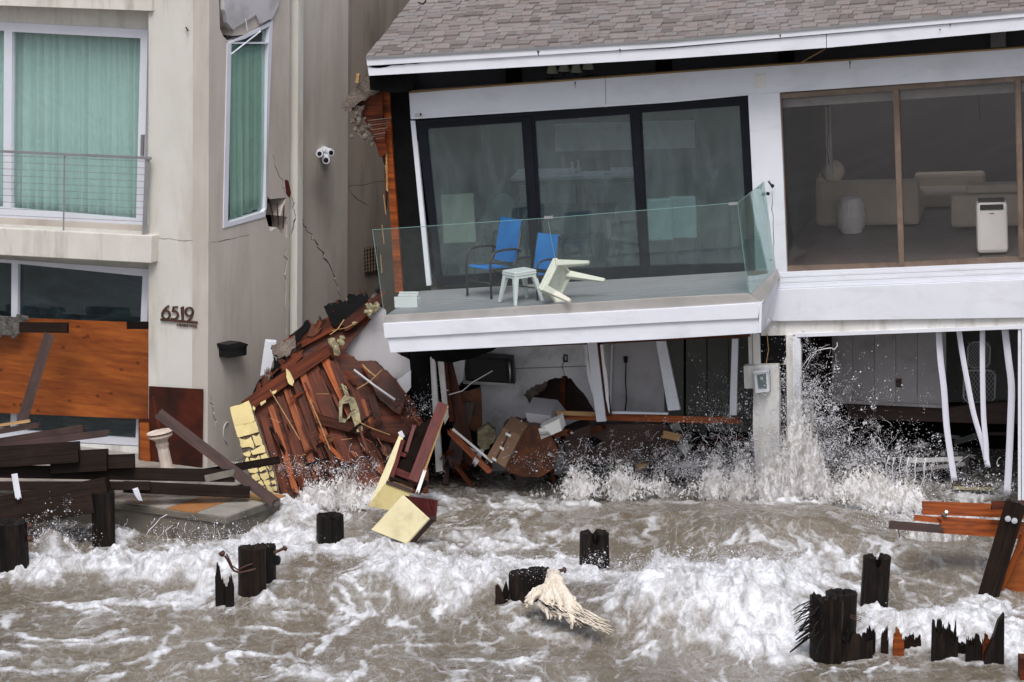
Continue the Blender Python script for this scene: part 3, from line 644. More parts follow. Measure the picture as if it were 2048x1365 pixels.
for i in range(22):
    x = R.uniform(702, 745); y = 222+abs(R.gauss(0, 1))*28+(x-702)*.5
    r = R.uniform(.012, .035); part('crumb', sphere((0,0,0), r, 4, 5, (1, .8, 1.1)), m_mortar, TE, Matrix.Translation(RH.px(x, min(y, 290), .30)))
for i in range(4):
    bar(RH, (770-i*3,330+i*60), (776-i*4,372+i*58), .006, m_splint, TE, 'splinter', .16, n=4)
# ================================================================== INTERIORS
fa = RH.px(800, 580, -.1); fb = RH.px(2200, 517, -.1); NB = -RH.n; Z = Vector((0, 0, 1))
fm = RH.px(1508, 553, -.1)
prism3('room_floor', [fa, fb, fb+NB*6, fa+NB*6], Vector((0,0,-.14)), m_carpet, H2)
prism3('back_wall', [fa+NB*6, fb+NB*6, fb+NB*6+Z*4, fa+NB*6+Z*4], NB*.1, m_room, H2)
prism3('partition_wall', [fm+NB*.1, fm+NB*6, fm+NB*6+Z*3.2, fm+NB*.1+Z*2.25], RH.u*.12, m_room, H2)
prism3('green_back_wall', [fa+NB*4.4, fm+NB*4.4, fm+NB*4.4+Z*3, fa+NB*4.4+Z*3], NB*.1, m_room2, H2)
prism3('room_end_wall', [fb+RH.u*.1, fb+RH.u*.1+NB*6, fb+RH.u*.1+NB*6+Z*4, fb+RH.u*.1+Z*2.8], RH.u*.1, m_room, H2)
# clerestory: dim band behind the gap under the eave
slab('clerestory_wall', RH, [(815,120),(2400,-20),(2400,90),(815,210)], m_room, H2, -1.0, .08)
for x, dy in ((1010,0),(1310,0),(1555,0),(1980,0)):
    yy = 120-(x-815)*.0625
    slab('clerestory_post', RH, [(x,yy-30),(x+30,yy-32),(x+32,yy+75),(x+2,yy+77)], m_void if x < 1900 else m_panel, H2, -.9, .08)
wpart('loose_wire', MB().tube([RH.px(1651,98,.6), RH.px(1603,125,.1)], .006, 5), m_splint, H2)
CHN = thing('chandelier', 'chandelier with small pale lampshades seen through the gap under the eave', 'chandelier', RH.px(1140, 140, -.8))
for x, y in ((1104,150),(1128,146),(1152,148),(1176,142)):
    o = RH.px(x, y, -.8); part('lamp_shade', MB().tube([(0,0,0),(0,0,.09)], [.075,.045], 14), m_cream, CHN, Matrix.Translation(o+Z*.02))
    part('arm', MB().tube([(0,0,.0),(0,0,-.06)], .01, 6), m_black, CHN, Matrix.Translation(o+Z*.02))
wpart('ring', MB().tube([RH.px(1095,158,-.8), RH.px(1140,160,-.8), RH.px(1188,150,-.8)], .012, 6), m_black, CHN)
roomfl = P3(fa, fb, fa+NB)
def onfloor(px, py, a=fa, b=fb, lift=0):
    d = ray(px, py); n = (b-a).cross(NB).normalized(); return CP + d*((a-CP).dot(n)/d.dot(n)) + Z*lift
ROLL = r_(2.6)
def place(o, yaw, roll=ROLL, tilt=0):
    return Matrix.Translation(o) @ Matrix.Rotation(-roll, 4, 'Y') @ Matrix.Rotation(yaw, 4, 'Z') @ Matrix.Rotation(tilt, 4, 'X')
def rounded(a, b): return MB().box(a, b)
# furniture behind the brown windows
o = onfloor(1720, 456); SF = thing('sofa', 'beige sofa standing with its back to the left brown framed window', 'sofa', o); M = place(o, r_(-10))
part('sofa_back', rounded((-.52,-.12,.04),(.78,.14,.62)), m_sofa, SF, M, bevel=.05)
part('seat', rounded((-.48,.14,.04),(.78,.85,.40)), m_sofa, SF, M, bevel=.06)
part('armrest', rounded((-.56,-.10,.04),(-.42,.9,.68)), m_sofa, SF, M, bevel=.05)
o = onfloor(1990, 458); SF = thing('sofa', 'beige sofa behind the portable air conditioner at the right', 'sofa', o); M = place(o, r_(-8))
part('sofa_back', rounded((-.55,-.12,.04),(1.3,.15,.46)), m_sofa, SF, M, bevel=.05)
part('seat', rounded((-.5,.15,.04),(1.3,.85,.36)), m_sofa, SF, M, bevel=.05)
part('cushion', rounded((-.35,-.10,.47),(1.2,.2,.58)), m_sofa, SF, M, bevel=.03)
o = onfloor(1880, 418); SF = thing('sofa', 'low beige couch in the dim middle of the room behind the right hand pane', 'sofa', o); M = place(o, r_(-8))
part('seat', rounded((-.35,-.1,.03),(.6,.5,.25)), m_sofa, SF, M, bevel=.05)
part('sofa_back', rounded((-.35,.4,.03),(.6,.6,.42)), m_sofa, SF, M, bevel=.05)
o = RH.px(1666, 343, -2.2); tag(part('cushion', sphere((0,0,0), .15), m_sofa, None, Matrix.Translation(o), smooth=True), 'round pale cushion on top of the sofa back', 'cushion')
o = onfloor(1703, 466); GS = thing('garden_stool', 'white ceramic garden stool carved with a leaf pattern in front of the sofa', 'stool', o)
prof = [(.00,.12),(.01,.135),(.10,.165),(.22,.185),(.34,.165),(.44,.135),(.455,.12)]
M = place(o, 0)
mbs = MB(); nn = 20
for h_, r1 in prof:
    for k in range(nn):
        rr = r1*(1+.03*(1 if (k+int(h_*18)) % 4 == 0 else 0)); a_ = 2*math.pi*k/nn; mbs.v.append(Vector((rr*math.cos(a_), rr*math.sin(a_), h_)))
for i in range(len(prof)-1):
    for k in range(nn): mbs.f.append((i*nn+k, i*nn+(k+1) % nn, (i+1)*nn+(k+1) % nn, (i+1)*nn+k))
mbs.f += [tuple(range(nn))[::-1], tuple(range((len(prof)-1)*nn, len(prof)*nn))]
part('body', mbs, m_appl, GS, M, smooth=False)
for k in range(8):
    for j in range(3):
        a_ = 2*math.pi*(k+.5*(j % 2))/8; rr = .152+.014*math.sin(math.pi*(j+1)/4)
        q = Vector((rr*math.cos(a_), rr*math.sin(a_), .10+.12*j))
        part('carved_leaf', sphere((0,0,0), .03, 4, 6, (.35,.9,1.8)), m_appl, GS, M @ Matrix.Translation(q) @ Matrix.Rotation(a_, 4, 'Z'))
o = onfloor(1985, 508); AC = thing('portable_air_conditioner', 'white portable air conditioner with dark top standing inside the right hand window', 'air conditioner', o)
M = place(o, r_(-6)) @ Matrix.Scale(.94, 4)
part('body', rounded((-.20,-.16,.03),(.20,.18,.69)), m_appl, AC, M, bevel=.05)
part('top_panel', rounded((-.17,-.12,.692),(.17,.14,.715)), m_black, AC, M, bevel=.01)
part('vent', rounded((-.15,-.172,.60),(.15,-.155,.67)), m_black, AC, M, bevel=.005)
part('logo_plate', rounded((-.03,-.17,.55),(.03,-.16,.56)), m_grey, AC, M)
for sx in (-.15, .15): part('wheel', MB().tube([(sx-.02,-.1,.02),(sx+.02,-.1,.02)], .03, 10), m_black, AC, M)
WR = wpart('hanging_cable', MB().tube([RH.px(x, y, -.3) for x, y in ((1640,190),(1652,194),(1656,215),(1657,260),(1654,300),(1658,330))], .006, 6), m_black, None)
tag(WR, 'thin black cable hanging down behind the left pane above the sofa', 'cable')
WR = wpart('hanging_cable', MB().tube([RH.px(x, y, -.3) for x, y in ((1940,168),(1952,176),(1958,200),(1960,240))], .006, 6), m_black, None)
tag(WR, 'thin black cable hanging near the top of the right hand pane', 'cable')
slab('valance', RH, [(1562,200),(2048,166),(2400,140),(2400,160),(2048,184),(1562,216)], m_panel, H2, -.2, .05)
for x in (1650,):
    slab('wall_panel', RH, [(x,215),(x+12,214),(x+16,360),(x+4,361)], m_panel, H2, -1.6, .05)
# furniture behind the sliding doors
def dining_chair(px, py, sc, m, label, wd_, h_, rd, yaw=0):
    o = onfloor(px, py); t = thing('dining_chair', label, 'chair', o); M = place(o, yaw) @ Matrix.Scale(sc, 4)
    if rd:
        mb = MB(); pts = [(-wd_/2,.42)] + [(wd_/2*math.cos(a), h_-wd_*.7+wd_*.7*math.sin(a)) for a in [math.pi-math.pi*i/12 for i in range(13)]] + [(wd_/2,.42)]
        mb.poly([(x, z) for x, z in pts], -.04, .04); part('backrest', mb, m, t, M, bevel=.02)
    else: part('backrest', rounded((-wd_/2,-.05,.40),(wd_/2,.05,h_)), m, t, M, bevel=.02)
    part('seat', rounded((-wd_/2,.05,.40),(wd_/2,.5,.48)), m, t, M, bevel=.02)
    for sx in (-wd_/2+.03, wd_/2-.03):
        for sy in (0, .45): part('leg', MB().tube([(sx,sy,0),(sx,sy,.42)], .018, 6), m_frame, t, M)
    return t
dining_chair(922, 548, 1, m_cream, 'cream high backed dining chair behind the left door pane', .42, 1.02, 0)
dining_chair(1010, 520, 1, m_aqua, 'rounded pale grey chair behind the blue sling chair and left door pane', .34, .86, 1, r_(20))
dining_chair(1320, 545, 1, m_aqua, 'pale aqua chair behind the left side of the right door pane', .36, .92, 0, r_(5))
dining_chair(1370, 540, 1, m_aqua, 'pale aqua chair beside its twin behind the right door pane', .34, .92, 0, r_(-8))
o = onfloor(1150, 478); CT = thing('kitchen_island', 'long kitchen island with pale top behind the sliding doors', 'kitchen island', o); M = place(o, r_(-8))
part('cabinet', rounded((-.75,0,0),(.85,.7,.80)), m_gpanel, CT, M)
part('worktop', rounded((-.82,-.06,.80),(.92,.76,.85)), m_plaster, CT, M, bevel=.01)
for k in range(4): part('drawer_front', rounded((-.72+k*.39,-.02,.08),(-.36+k*.39,-.002,.74)), m_panel, CT, M, bevel=.004)
o = onfloor(1150, 478) ; M2 = M
tag(part('vase', MB().tube([(0,0,0),(0,0,.05),(0,0,.10),(0,0,.15)], [.03,.045,.02,.025], 10), m_appl, None, M2 @ Matrix.Translation((-.02,.2,.852))), 'small white vase on the left of the island top', 'vase')
tag(part('vase', MB().tube([(0,0,0),(0,0,.05),(0,0,.12),(0,0,.17)], [.025,.04,.018,.022], 10), m_appl, None, M2 @ Matrix.Translation((.06,.25,.852))), 'slightly taller white vase on the right of the island top', 'vase')
tag(part('monitor', rounded((-.28,0,0),(.28,.03,.22)), m_black, None, place(RH.px(1076, 441, -1.5), r_(-8)), bevel=.005), 'black monitor standing behind the middle door stile', 'monitor')
o = onfloor(1130, 540); TB = thing('dining_table', 'dark dining table behind the blue chairs and the glass doors', 'table', o); M = place(o, r_(-8))
part('table_top', rounded((-.5,0,.68),(.6,.8,.72)), m_blackf, TB, M, bevel=.005)
for sx in (-.45,.55):
    for sy in (.06,.74): part('leg', rounded((sx-.03,sy-.03,0),(sx+.03,sy+.03,.68)), m_blackf, TB, M)
tag(part('ceiling_panel', rounded((-.9,0,0),(.9,.06,.35)), m_plaster, None, place(RH.px(1250, 300, -2.6), r_(-8))), 'pale bulkhead cabinet high behind the middle door pane', 'cabinet')
tag(part('wall_picture', rounded((-.22,0,0),(.22,.03,.5)), m_gpanel, None, place(RH.px(1190, 390, -4.2), r_(-8))), 'dim dark picture on the back wall behind the middle pane', 'picture')
# deck furniture
def ondeck(px, py):
    d = ray(px, py); return CP + d*((FLp-CP).dot(dn)/d.dot(dn))
def sling_chair(o, yaw, label, tilt=0, sc=1):
    t = thing('sling_chair', label, 'chair', o, 'blue sling chairs on the deck'); M = place(o, yaw, ROLL, tilt) @ Matrix.Scale(sc, 4)
    # local: faces +x, width along y
    hw = .27
    def P_(pts, r, nm): part(nm, MB().tube(pts, r, 8), m_frame, t, M, smooth=True)
    for s in (-1, 1):
        y = s*hw
        P_([(.27,y,0),(.27,y,.30),(.26,y,.50),(.22,y,.61),(.15,y,.645),(.02,y,.655),(-.18,y,.64),(-.27,y,.60)], .017, 'arm')
        P_([(-.34,y,0),(-.24,y,.22),(-.18,y,.40)], .016, 'leg')
        P_([(.27,y,.42),(.10,y*.94,.40),(-.14,y*.9,.38),(-.22,y*.9,.46),(-.34,y*.9,1.0)], .014, 'side_rail')
    P_([(.27,-hw,.22),(.27,hw,.22)], .012, 'stretcher'); P_([(-.22,-hw,.27),(-.22,hw,.27)], .012, 'stretcher')
    prof = [(.27,.425),(.20,.435),(.08,.41),(-.06,.39),(-.14,.385)]
    mb = MB(); mb.v = [Vector((x, s*hw*.88, z-.012*math.sin(3*x))) for x, z in prof for s in (-1, 1)]; mb.f = [(2*i, 2*i+1, 2*i+3, 2*i+2) for i in range(len(prof)-1)]
    o1 = part('seat', mb, m_blue, t, M); sm = o1.modifiers.new('thickness', 'SOLIDIFY'); sm.thickness = .012
    prof = [(-.21,.44),(-.235,.55),(-.262,.68),(-.292,.80),(-.318,.90),(-.345,1.0),(-.35,1.02)]
    mb = MB(); mb.v = [Vector((x, s*hw*.88, z)) for x, z in prof for s in (-1, 1)]; mb.f = [(2*i, 2*i+1, 2*i+3, 2*i+2) for i in range(len(prof)-1)]
    o1 = part('backrest', mb, m_blue, t, M); sm = o1.modifiers.new('thickness', 'SOLIDIFY'); sm.thickness = .012
    return t
sling_chair(ondeck(990, 590), r_(218), 'taller blue sling chair with its seat and whole back in view', sc=.88)
sling_chair(ondeck(1074, 595), r_(226), 'lower blue sling chair half hidden behind the tipped white stool', sc=.72)
def plastic_stool(o, M, label, m, sc=1):
    M = M @ Matrix.Diagonal((sc*1.03, sc*1.03, sc, 1))
    t = thing('plastic_stool', label, 'stool', o, 'white plastic stools on the deck')
    part('seat', rounded((-.17,-.15,.40),(.17,.15,.43)), m, t, M, bevel=.012)
    part('rim', rounded((-.175,-.155,.372),(.175,.155,.40)), m, t, M, bevel=.008)
    for sx in (-1, 1):
        for sy in (-1, 1):
            x0, y0 = sx*.13, sy*.11; x1, y1 = sx*.205, sy*.19
            mb = MB(); a_ = .035; b_ = .018
            mb.add([(x0-a_,y0-a_,.39),(x0+a_,y0-a_,.39),(x0+a_,y0+a_,.39),(x0-a_,y0+a_,.39),(x1-b_,y1-b_,0),(x1+b_,y1-b_,0),(x1+b_,y1+b_,0),(x1-b_,y1+b_,0)],
                   [(0,1,2,3),(4,7,6,5),(0,4,5,1),(1,5,6,2),(2,6,7,3),(3,7,4,0)])
            part('leg', mb, m, t, M, bevel=.006)
    for s in (-1, 1):
        part('brace', rounded((-.15,s*.14-.008,.34),(.15,s*.14+.008,.375)), m, t, M); part('brace', rounded((s*.16-.008,-.13,.34),(s*.16+.008,.13,.375)), m, t, M)
    return t
o = ondeck(1042, 604); plastic_stool(o, place(o, r_(32)), 'white plastic stool standing upright on its four legs on the deck', m_plastic2, .90)
o = RH.px(1108, 562, DF*.80)
Mt = Matrix.Translation(o) @ Matrix.Rotation(r_(14), 4, 'Y') @ Matrix.Rotation(r_(64), 4, 'Y') @ Matrix.Rotation(r_(30), 4, 'Z') @ Matrix.Translation((0,0,-.40)) @ Matrix.Scale(1.12, 4)
Mt = Matrix.Translation(o) @ Matrix(((-.30,.52,-.80,0),(.86,.50,0.0,0),(.40,-.69,-.60,0),(0,0,0,1))) 
xa = Vector((.78,-.56,-.14)).normalized()      # stool axis: legs point right and down the deck
za = -xa; q1 = za.cross(Vector((.3,.95,.1))).normalized(); q2 = za.cross(q1).normalized()
Rm = Matrix((q1, q2, za)).transposed().to_4x4()
Mt = Matrix.Translation(o) @ Rm @ Matrix.Rotation(r_(38), 4, 'Z') @ Matrix.Scale(1.22, 4) @ Matrix.Translation((0,0,-.40))
plastic_stool(o, Mt, 'cream plastic stool tipped on its side with legs pointing right, against the blue chair', m_plastic)
o = ondeck(820, 612); TL_ = thing('small_table', 'small pale folding rack collapsed at the left corner of the deck', 'rack', o); M = place(o, r_(-12))
for k in range(4): part('slat', rounded((-.14,-.1+k*.05,.08+.02*k),(.10,-.07+k*.05,.10+.02*k)), m_plastic2, TL_, M)
for sx in (-.13,.09): part('leg', rounded((sx,-.1,0),(sx+.02,.1,.09)), m_plastic2, TL_, M)
part('frame', rounded((-.16,-.12,.0),(.12,-.10,.13)), m_plastic2, TL_, M)

# ================================================================== GROUND FLOOR OF THE RIGHT HOUSE
UF = .02
def low(x): return 0
gp = lambda x, y, o: RH.px(x, y, o)
# inner walls and backing
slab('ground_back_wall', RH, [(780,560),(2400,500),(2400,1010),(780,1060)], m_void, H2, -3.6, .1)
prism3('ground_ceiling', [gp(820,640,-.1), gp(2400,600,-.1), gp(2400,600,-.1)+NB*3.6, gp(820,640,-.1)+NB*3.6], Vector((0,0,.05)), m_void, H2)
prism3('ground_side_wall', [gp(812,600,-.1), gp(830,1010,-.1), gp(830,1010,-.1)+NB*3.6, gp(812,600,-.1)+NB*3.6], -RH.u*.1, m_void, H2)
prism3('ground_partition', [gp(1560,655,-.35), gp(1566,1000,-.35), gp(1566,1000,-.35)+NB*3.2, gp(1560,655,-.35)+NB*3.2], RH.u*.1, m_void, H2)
hole = jline([(1062,796),(1085,780),(1098,760),(1118,757),(1128,752),(1142,757),(1158,778),(1180,808),(1192,826),(1150,838),(1110,838),(1080,826),(1062,796)], 2.4, 3, 21)[:-1]
slab('kitchen_wall', RH, [(925,640),(1204,640),(1207,900),(1100,960),(968,960),(962,830),(960,770),(925,768)], m_plaster, H2, -.95, .1, holes=[hole, crackpoly([(1128,712),(1124,735),(1130,752)], 2, 2, 4)])
slab('kitchen_wall_stain', RH, jline([(1046,790),(1062,775),(1085,768),(1098,757),(1084,784),(1066,796),(1062,812),(1046,790)], 3, 4, 14)[:-1], m_mortar, H2, -.945, .02)
slab('wall_splash_line', RH, [(1020,737),(1195,731),(1195,733),(1020,739)], m_panel, H2, -.945, .01)
slab('stud_in_hole', RH, [(1121,752),(1131,752),(1131,840),(1121,840)], m_red, H2, -1.1, .06)
slab('plywood_behind_hole', RH, [(1040,740),(1200,740),(1200,850),(1040,850)], m_brown, H2, -1.3, .03)
slab('wall_socket', RH, [(1127,710),(1135,710),(1135,725),(1127,725)], m_black, H2, -.93, .02, holes=[[(1129,712.5),(1133,712.5),(1133,722),(1129,722)]])
slab('white_wall', RH, [(1200,640),(1326,640),(1328,826),(1206,830)], m_dry, H2, -.75, .1)
slab('wall_edge_trim', RH, [(1222,690),(1226,690),(1222,826),(1218,826)], m_white, H2, -.70, .03)
for k, x in enumerate((1326,1372,1415,1457)):
    slab('dark_wall_panel', RH, [(x,640),(x+41 if k < 3 else 1520,640),(x+41 if k < 3 else 1520,870),(x,860)], m_gpanel, H2, -.9-.012*(k % 2), .05)
wpart('power_cord', MB().tube([gp(x, y, -.7) for x, y in ((1250,718),(1252,726),(1251,760),(1253,800),(1250,826))], .009, 6), m_black, H2)
slab('plug', RH, [(1247,714),(1255,714),(1254,726),(1248,726)], m_black, H2, -.70, .04)
# framing along the front
slab('black_post', RH, [(820,700),(857,708),(862,945),(826,945)], m_tar, H2, .10, .15)
slab('white_post', RH, [(860,715),(869,713),(885,942),(872,945)], m_white2, H2, .14, .05)
slab('white_post', RH, [(874,713),(886,712),(897,835),(889,850)], m_white2, H2, .06, .05)
slab('brown_post', RH, [(884,718),(893,716),(908,842),(899,845)], m_red, H2, .03, .05)
slab('plaster_return', RH, [(893,716),(930,712),(926,760),(904,790)], m_plaster, H2, -.4, .05)
slab('hanging_membrane', RH, jline([(819,700),(1000,690),(985,702),(945,716),(905,726),(870,724),(862,712),(819,708)], 2, 3, 6), m_tar, H2, .35, .03)
slab('red_header', RH, jline([(985,684),(1180,682),(1500,668),(1500,674),(1180,689),(985,696)], .8, 5, 8), m_red, H2, .10, .08)
slab('white_post', RH, [(1174,684),(1193,684),(1212,843),(1193,844)], m_white, H2, .16, .06)
slab('split_post', RH, jline([(1194,688),(1203,688),(1222,832),(1212,834)], .8, 4, 9), m_red, H2, .12, .06)
slab('plaster_edge', RH, jline([(1168,690),(1174,690),(1191,830),(1188,800),(1176,760)], 1, 4, 10), m_plaster, H2, .10, .05)
slab('plaster_edge', RH, jline([(1200,690),(1206,690),(1216,770),(1219,828),(1212,800)], 1, 4, 11), m_plaster, H2, .15, .03)
slab('white_brace', RH, [(1312,683),(1331,683),(1360,820),(1336,822)], m_white, H2, .02, .06)
slab('white_jamb', RH, [(1464,678),(1476,678),(1473,831),(1459,831)], m_white, H2, .08, .05)
slab('white_sill', RH, [(1224,823),(1336,826),(1336,830),(1224,828)], m_white, H2, .02, .05)
slab('pillar_jamb', RH, [(1496,668),(1504,668),(1506,735),(1498,735)], m_white2, H2, .07, .06)
slab('pillar_jamb', RH, [(1505,668),(1519,668),(1521,731),(1507,731)], m_white2, H2, .09, .06)
slab('charred_post', RH, [(1520,668),(1572,666),(1576,1000),(1524,1000)], m_tar, H2, .04, .15)
wpart('post_wire', MB().tube([gp(1534,668,.07), gp(1537,700,.07), gp(1532,730,.07)], .006, 5), m_splint, H2)
slab('white_pillar', RH, jline([(1487,733),(1556,731),(1558,775),(1561,1000),(1513,1000),(1509,905),(1506,860),(1507,778),(1489,777)], .8, 3, 12), m_white2, H2, .19, .14)
slab('white_post', RH, jline([(1572,672),(1585,671),(1586,1000),(1576,1000)], .6, 5, 13), m_white2, H2, .12, .12)
slab('white_post', RH, jline([(1585,674),(1599,678),(1602,700),(1601,1000),(1586,1000)], .6, 5, 15), m_white, H2, .10, .10)
LT = thing('wall_lantern', 'square white framed lantern on top of the white pillar', 'lantern', gp(1525, 788, .25))
slab('back_plate', RH, [(1511,747),(1540,744),(1541,784),(1513,788)], m_grey, LT, .24, .03)
slab('frame', RH, [(1508,745),(1536,742),(1538,784),(1511,787)], m_white, LT, .34, .12, holes=[[(1513,750),(1532,748),(1533.5,778),(1516,780)]])
slab('glass_pane', RH, [(1514,751),(1531,749),(1532.5,777),(1517,779)], g_win, LT, .33, .004)
wpart('bulb', sphere(gp(1523,757,.29), .022, 6, 8), m_appl, LT)
slab('top_cap', RH, [(1505,743),(1538,740),(1537,744),(1507,748)], m_white, LT, .36, .16)
# microwave, boxes and wreckage in the kitchen
MWp = Plane(gp(928,714,-.45), (math.cos(r_(-4)), math.sin(r_(-4)), 0), (0,0,1))
MW = thing('microwave', 'black and steel microwave hanging crooked from the kitchen wall', 'microwave', gp(976, 745, -.4))
slab('casing', MWp, [(926,712),(1025,719),(1029,771),(932,765)], m_black, MW, 0, .3, bevel=.004)
slab('door_glass', MWp, [(937,718),(1010,723),(1011,763),(940,758)], flat('microwave_glass', (.02,.02,.022), .45, .15), MW, .008, .006)
slab('door_frame', MWp, [(933,716),(1022,720),(1024,766),(937,763)], flat('microwave_frame', (.012,.012,.013), .5, .15), MW, .006, .008, holes=[[(939,720),(1009,724),(1010,762),(941,758)]])
wpart('handle', MB().tube([MWp.px(1018,724,.01), MWp.px(1019,728,.05), MWp.px(1020,745,.055), MWp.px(1020,760,.05), MWp.px(1019,764,.01)], .014, 8), m_steel, MW, smooth=True)
slab('bottom_trim', MWp, [(930,762),(1028,768),(1029,773),(931,767)], m_grey, MW, .004, .02)
def boxpx(name, quad, Y, vec, m, label, cat, parent=None, bevel=.004, pl=None):
    """a box whose front face is the pixel quad at depth Y (or on plane pl) and whose depth is vec"""
    P = [pl.px(x, y) if pl else W(x, y, Y) for x, y in quad]; c = sum(P, Vector())/4; vec = Vector(vec); P = [p-c for p in P]
    mb = MB().add(P+[p+vec for p in P], [(0,1,2,3),(7,6,5,4),(0,4,5,1),(1,5,6,2),(2,6,7,3),(3,7,4,0)])
    o = part(name, mb, m, parent, Matrix.Translation(c), bevel=bevel)
    return tag(o, label, cat) if label else o
CB = boxpx('cardboard_box', [(1007,855),(1041,872),(1010,936),(973,914)], -.55, (.10,.22,.10), m_card, 'wet brown cardboard box tilted at the water line by the dark cabinet', 'box')
for x, y, sx in ((1017,868,9),(1004,895,7),(989,917,7)):
    boxpx('printed_mark', [(x-sx*.6,y-3),(x+sx*.6,y+2),(x+sx*.4,y+7),(x-sx*.7,y+2)], -.556, (0,.003,0), m_white2, None, None, CB, 0)
boxpx('tape', [(1019,862),(1022,863.5),(991,925),(988,923)], -.554, (0,.003,0), m_brown, None, None, CB, 0)
tag(slab('cabinet_panel', PY(-.35), jline([(1005,870),(1015,850),(1035,845),(1060,852),(1090,855),(1112,890),(1118,905),(1105,940),(1080,955),(1040,953),(1012,940)], 2.5, 3, 22), m_orange2, None, 0, .35), 'rounded orange brown cabinet carcass lying half under water beside the cardboard box', 'cabinet')
boxpx('white_appliance', [(1050,826),(1100,832),(1122,860),(1062,868)], -.15, (.1,.4,.12), m_dry, 'grey white appliance tipped among the wreckage under the broken wall', 'appliance')
boxpx('metal_panel', [(1076,858),(1118,838),(1124,862),(1082,880)], -.35, (.05,.12,.05), m_appl, 'small bent white metal panel in front of the tipped appliance', 'panel')
tag(slab('brown_sofa', PY(-.1), jline([(1130,870),(1180,850),(1330,848),(1352,880),(1340,925),(1130,930)], 2, 3, 23), m_brown, None, 0, .5), 'dark brown couch wreck in the spray beneath the orange beam', 'sofa')
tag(bpx('orange_beam', (1128,833), (1480,842), 13, .0, -.35, .10, m_orange, None, jag=(.12,.06)), 'long splintered orange beam lying across the kitchen opening', 'beam')
tag(bpx('yellow_board', (1113,826), (1192,829), 9, -.15, -.15, .04, m_splint, None, jag=(.02,.1)), 'short pale split board on top of the orange beam', 'board')
tag(bpx('broken_board', (897,862), (980,945), 12, -.15, -.4, .05, m_orange, None, jag=(.05,.02)), 'slanting orange edged board beside the white post', 'board')
tag(bpx('broken_board', (905,858), (985,925), 5, -.3, -.5, .03, m_white2, None), 'thin pale strip along the slanting orange board', 'board')
for i, (a, b, w_, m_, lb) in enumerate([((893,720),(945,930),22,m_red,'dark red leaning panel left of the cardboard box'), ((935,800),(905,930),30,m_brown,'brown leaning panel behind the slanting boards'),
        ((925,870),(985,905),34,m_tar,'black sodden sheet above the slanting orange board'), ((1115,880),(1190,860),20,m_red,'red plank lying flat behind the metal panel'),
        ((1250,905),(1380,870),26,m_void,'black broken board in the spray under the beam'), ((1345,845),(1372,905),22,m_white2,'pale tilted panel at the right end of the brown couch')]):
    tag(bpx('wreck_panel', a, b, w_, .3, .1, .04, m_, None, jag=(.06,.08)), lb, 'panel')
tag(slab('olive_bag', PY(.1), jline([(955,865),(975,850),(990,860),(988,885),(970,900),(955,890)], 3, 3, 26), m_insul, None, 0, .2), 'small olive bag stuffed under the kitchen wall', 'bag')
tag(slab('wood_wall', PY(.35), jline([(903,790),(962,775),(962,880),(930,930),(905,880)], 3, 3, 27), m_orange2, None, 0, .05), 'torn orange brown plywood below the microwave', 'plywood')
WC = wpart('loose_wire', MB().tube([W(x, y, -.2) for x, y in ((898,790),(925,782),(945,765),(985,742))], .006, 5), m_white2, None); tag(WC, 'pale loose wire curving below the microwave', 'wire')
RB = thing('kitchen_rubble', 'heap of broken wet boards, plaster and laths along the water line of the ground floor', 'rubble', W(1150, 930, .2))
R = random.Random(303)
for k in range(95):
    x = R.uniform(890, 1500); y = 915+R.gauss(0, 22)-(8 if 1100 < x < 1380 else 0); L_ = R.uniform(14, 62); a_ = R.choice([R.uniform(-.5, .5), R.uniform(.5, 2.4)]); Yd = R.uniform(-.25, .9)
    bpx('fragment', (x, y), (x+L_*math.cos(a_), y+L_*math.sin(a_)*.8), R.uniform(3, 15), Yd, Yd+R.uniform(-.3, .3), R.uniform(.015, .07), R.choice([m_red, m_orange2, m_brown, m_tar, m_orange2, m_dry, m_splint, m_void, m_red]), RB, jag=(R.uniform(.02, .08), R.uniform(.02, .08)))
for k in range(16):
    x = R.uniform(1690, 2030); y = 900+R.gauss(0, 24); L_ = R.uniform(18, 60); a_ = R.uniform(-.6, .6); Yd = R.uniform(.3, 1.2)
    bpx('fragment', (x, y), (x+L_*math.cos(a_), y+L_*math.sin(a_)), R.uniform(3, 12), Yd, Yd, .03, R.choice([m_brown, m_tar, m_panel, m_gpanel]), RB, jag=(.04, .05))
